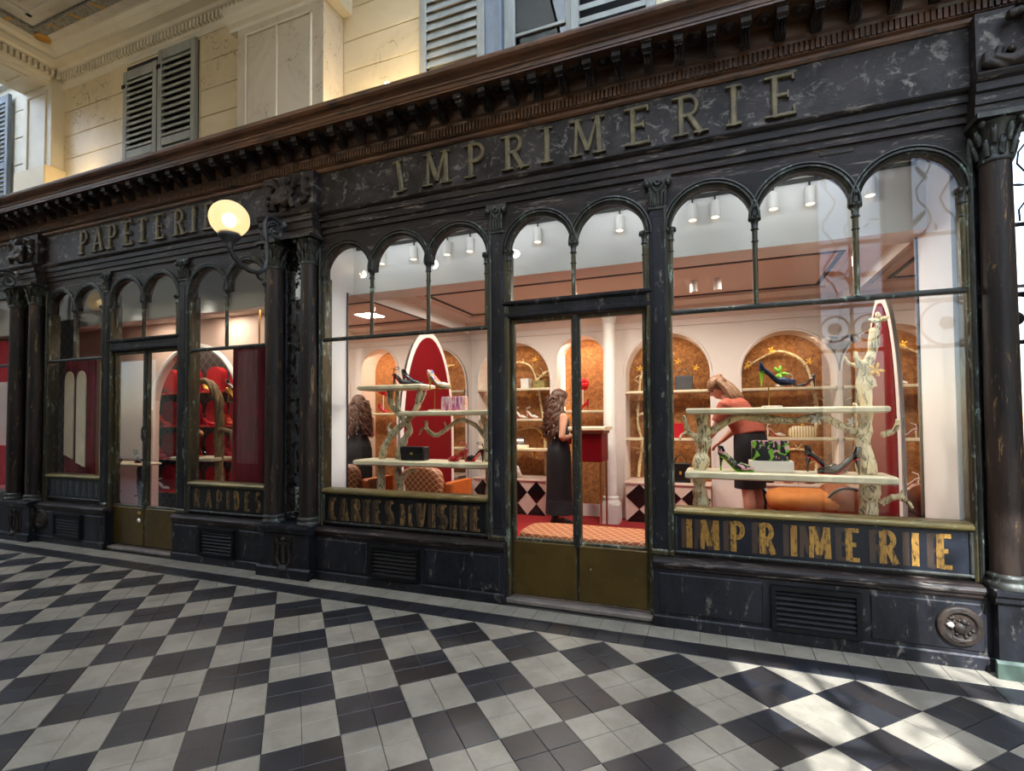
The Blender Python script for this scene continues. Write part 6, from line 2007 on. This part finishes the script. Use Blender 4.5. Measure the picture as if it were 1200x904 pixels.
m = MB().box(-3.7, xa0, 1.72, 1.82, 0, 3.06).box(xa1, 3.36, 1.72, 1.82, 0, 3.06)
vs = []
n = 20
for k in range(n + 1):
    x = xc - r * math.cos(PI * k / n); z = zs + r * math.sin(PI * k / n)
    vs += [(x, 1.72, z), (x, 1.72, 3.06), (x, 1.82, z)]
m.add(vs, [f_ for k in range(n) for f_ in ((3 * k, 3 * k + 3, 3 * k + 4, 3 * k + 1), (3 * k, 3 * k + 2, 3 * k + 5, 3 * k + 3))])
part('wall_face', m, 'plaster_pink', wa2)
m = MB(); arch_sweep(m, xc, r, [(-.0, 1.73), (0, 1.70), (.03, 1.685), (.06, 1.70), (.08, 1.73)], 22, zs)
part('arch_architrave', m, 'plaster_white', wa2)
wk = thing('wall_shop_lattice', 'dark lattice covered back wall of the far shop', 'wall', (0.5, 2.35, ZF), kind='structure')
part('wall_face', MB().box(-3.7, 3.36, 2.32, 2.4, 0, 3.06), 'lattice_dark', wk)
w2s = thing('wall_shop_far_side', 'side wall of the far shop', 'wall', (-3.7, 1.5, 0), kind='structure')
part('wall_core', MB().box(-3.8, -3.7, .6, 3.2, 0, 4.0), 'plaster_pink', w2s)
# red arched display niches
cols_ = (-0.70, -0.23, 0.33, 0.84)
rows_ = ((2.02, 'top'), (1.49, 'second'), (0.97, 'third'), (0.44, 'bottom'))
cn = ('first', 'second', 'third', 'fourth')
for ci, x in enumerate(cols_):
    for z, rn in rows_:
        o = thing('red_niche', 'red arched velvet shoe niche, %s row, %s column from the pink wall' % (rn, cn[ci]), 'niche', (x, 2.1, z), group='red arched shoe niches')
        m = MB().prism([(x - .16, z), (x + .16, z)] + [(x + .16 * math.cos(PI * k / 12), z + .27 + .13 * math.sin(PI * k / 12)) for k in range(13)], 2.20, 2.319)
        part('arched_back', m, 'velvet_red', o)
        part('red_shelf', MB().bbox(x - .17, x + .17, 2.0, 2.24, z - .03, z, .006), 'velvet_red', o)
        part('shelf_edge', MB().box(x - .17, x + .17, 1.994, 2.0, z - .03, z - .02), 'brass', o)
k = 0
for ci, x in enumerate(cols_):
    for ri, (z, rn) in enumerate(rows_):
        sp = (s_black, s_orange, s_red, s_white, s_gold, s_redsandal)[(ci * 2 + ri) % 6]
        nm = ('black pump', 'orange pump', 'red pump', 'white sandal', 'gold pump', 'red sandal')[(ci * 2 + ri) % 6]
        place(sp, (x - .10, 2.10, z + .001), math.radians(-10 + 20 * ((ci + ri) % 2)), '%s in the red niche of the %s row, %s column' % (nm, rn, cn[ci]), group='shoes in the red niches')
# twisted vine arch with board
o = thing('vine_arch', 'twisted brown vine arch with a small board beside the far door', 'display shelf', (1.9, .95, ZF))
m = MB()
for q in range(3):
    ph = q * 2.1
    pts = []
    for k in range(33):
        t_ = k / 32
        if t_ < .4: bx, bz = 2.05, .1 + 1.55 * t_ / .4
        elif t_ < .75:
            a = PI * (t_ - .4) / .35
            bx, bz = 1.74 + .31 * math.cos(a), 1.65 + .42 * math.sin(a)
        else: bx, bz = 1.43, 1.65 - 1.55 * (t_ - .75) / .25
        pts.append((bx + .03 * math.cos(ph + k * .8), .95 + .03 * math.sin(ph + k * .8), bz))
    m.tube(pts, [.032 + .006 * math.sin(k * 1.3 + q) for k in range(33)], 7)
part('vine_arch_wood', m, 'vine_wood', o)
part('board', board(MB(), 1.38, 2.10, .80, 1.10, 1.115, .05, 9), 'board', o)
m = MB()
branch(m, [(1.5, .95, .5), (1.7, .95, .62), (1.9, .95, .58), (2.05, .95, .7)], .025, .02, 61)
branch(m, [(2.05, .93, 1.45), (2.2, .93, 1.44), (2.3, .93, 1.36), (2.32, .93, .8)], .03, .02, 62)
part('side_branch', m, 'vine_wood', o)
place(s_tan, (1.60, .92, 1.42), math.radians(-5), 'tan brown shoe perched by the twisted vine arch', tilt=.22, group=GS)
o = thing('shoe_stand', 'small brass shoe stand on the vine arch board', 'stand', (1.70, .92, 1.116), group='brass shoe stands')
part('stand_plate', MB().bbox(1.64, 1.76, .86, .98, 1.116, 1.126, .004), 'brass', o)
part('stand_rod', MB().tube([(1.70, .92, 1.126), (1.70, .92, 1.40)], .007, 8), 'brass', o)
part('stand_rest', MB().box(1.62, 1.80, .90, .94, 1.395, 1.402), 'brass', o)
place(s_gold, (2.12, 1.0, 1.80), .2, 'gold shoe beside the top of the vine arch', group=GS)
o = thing('shoe_stand', 'tall brass shoe stand behind the vine arch', 'stand', (2.22, 1.0, ZF), group='brass shoe stands')
part('stand_rod', MB().tube([(2.22, 1.0, ZF), (2.22, 1.0, 1.795)], .009, 8), 'brass', o)
part('stand_rest', MB().box(2.13, 2.33, .97, 1.03, 1.79, 1.799), 'brass', o)
# coral-legged table behind the left leaf of the far door
o = thing('side_table', 'small display table on grey coral legs behind the far door', 'table', (.45, .86, ZF))
part('table_top', board(MB(), .10, .92, .72, 1.0, 1.02, .035, 12), 'board', o)
for i, x in enumerate((.26, .74)):
    m = MB()
    Q = branch(m, [(x, .86, ZF), (x + .02, .86, .4), (x - .02, .86, .7), (x, .86, .99)], .035, .03, 70 + i)
    twigs(m, Q, 12, 80 + i, .08, .014)
    part('leg', m, 'leather_grey', o)
place(s_black, (.22, .86, 1.021), -.3, 'black pump on the coral-legged table, nearer the pink wall', group=GS)
place(s_black, (.62, .86, 1.021), -.3, 'black pump on the coral-legged table, nearer the door mullion', group=GS)

def curtain(name, label, x0, x1, y, z0, z1, mat, folds, amp, cat='curtain'):
    o = thing(name, label, cat, ((x0 + x1) / 2, y, z0))
    n = folds * 8
    m = MB()
    vs = []
    for k in range(n + 1):
        x = x0 + (x1 - x0) * k / n
        yy = y + amp * math.sin(2 * PI * k / 8) + amp * .4 * math.sin(2 * PI * k / 21)
        vs += [(x, yy, z0), (x, yy * .6 + y * .4, z1), (x, yy + .008, z0), (x, yy * .6 + y * .4 + .008, z1)]
    fs = []
    for k in range(n):
        p, q = 4 * k, 4 * k + 4
        fs += [(p, q, q + 1, p + 1), (p + 2, p + 3, q + 3, q + 2)]
    m.add(vs, fs, True)
    part('curtain_cloth', m, mat, o)
    part('curtain_rod', MB().tube([(x0 - .03, y, z1 + .01), (x1 + .03, y, z1 + .01)], .012, 8), 'brass', o)
    return o
c1 = curtain('curtain', 'dark red velvet curtain hanging beside the middle column pair', 2.60, 3.34, .68, .52, 2.40, 'curtain_red', 8, .028)
c2 = curtain('curtain', 'red curtain framing cream arched panels in the far window', -.54, .11, .67, .52, 2.40, 'curtain_red', 6, .018)
for k in range(2):
    x = -.37 + k * .26
    m = MB().prism([(x - .095, 1.12 - .1 * k), (x + .095, 1.06 - .1 * k)] + [(x + .095 * math.cos(PI * q / 12), 2.10 + .14 * math.sin(PI * q / 12)) for q in range(13)], .625, .640)
    part('cream_panel', m, 'curtain_cream', c2, label='cream arched panel')
curtain('curtain', 'narrow cream curtain beside the red one in the far window', .16, .36, .70, .52, 2.36, 'curtain_cream', 3, .02)
o = solo('lattice_screen', MB().box(-1.1, -.56, .80, .84, ZF, 3.0), 'lattice_dark', 'dark lattice screen at the edge of the far window', 'screen')
o = thing('speaker', 'small dark round wall speaker above the far window curtain', 'speaker', (.36, 1.71, 2.72))
part('speaker_plate', MB().bbox(.27, .45, 1.70, 1.718, 2.66, 2.78, .004), 'white_paint', o)
part('speaker_cone', MB().lathe([(.05, 0), (.05, .01), (.02, .006)], (.36, 1.70, 2.72), 16, 'y'), 'lens_dark', o)
o = thing('pendant_rod', 'thin brass hanging rod in the window with the red curtain', 'rod', (2.42, 1.0, 2.1))
part('rod', MB().tube([(2.42, 1.2, 2.1), (2.42, 1.2, 3.06)], .012, 8), 'brass', o)
part('ceiling_plate', MB().lathe([(.05, 0), (.05, .02)], (2.42, 1.2, 3.04), 12), 'brass', o)
# far side window beyond the farthest columns: red shop front
w7 = thing('window_7', 'shop window with red interior at the picture edge', 'window', (-2.4, .5, .5), kind='structure')
part('window_frame', MB().bbox(-1.30, -1.24, .47, .6, .51, 3.30, .01).bbox(-3.6, -3.54, .47, .6, .51, 3.3, .01).bbox(-3.54, -1.30, .47, .6, .51, .60, .01).bbox(-3.54, -1.30, .47, .6, 3.30, 3.44, .01), 'bronze_dark', w7)
part('transom_bar', MB().bbox(-3.54, -1.30, .475, .51, 2.34, 2.38, .006), 'bronze_dark', w7)
part('pane', MB().box(-3.54, -1.30, .50, .506, .60, 2.34), 'glass', w7)
part('pane', MB().box(-3.54, -1.30, .50, .506, 2.38, 3.30), 'glass', w7)
o = thing('red_backdrop', 'red display backdrop in the shop window at the picture edge', 'backdrop', (-2.4, 1.0, ZF))
part('upper_panel', MB().box(-3.5, -1.25, 1.0, 1.03, 2.2, 2.85), 'velvet_red', o)
part('cream_panel', MB().box(-3.5, -1.25, 1.0, 1.03, 1.2, 2.2), 'plaster_pink', o)
part('lower_panel', MB().box(-3.5, -1.25, .80, 1.03, ZF, 1.2), 'velvet_red', o)
for x, y, e in ((-2.4, .8, 0.8), (0.0, 1.3, 12), (1.4, 1.4, 12), (2.7, 1.35, 12)):
    light('downlight', 'AREA', (x, y, 3.04 if y > 1 else 3.4), e, (1, 0.86, 0.70), 0.25)
for x in (-.45, .55, 1.1):
    light('niche_light', 'AREA', (x, 1.95, 2.95), 8, (1, 0.84, 0.68), 0.4)

for x, y, e in ((1.8, .8, 30), (-0.2, .625, 22), (2.95, .625, 24), (0.45, .8, 16)):
    light('spot_light', 'SPOT', (x, y, 3.30), e, (1, 0.93, 0.82), 0.05, (0, 0, 0), spot=math.radians(70), blend=0.9)  # added spots without fixtures, brighten the curtains and vine arch
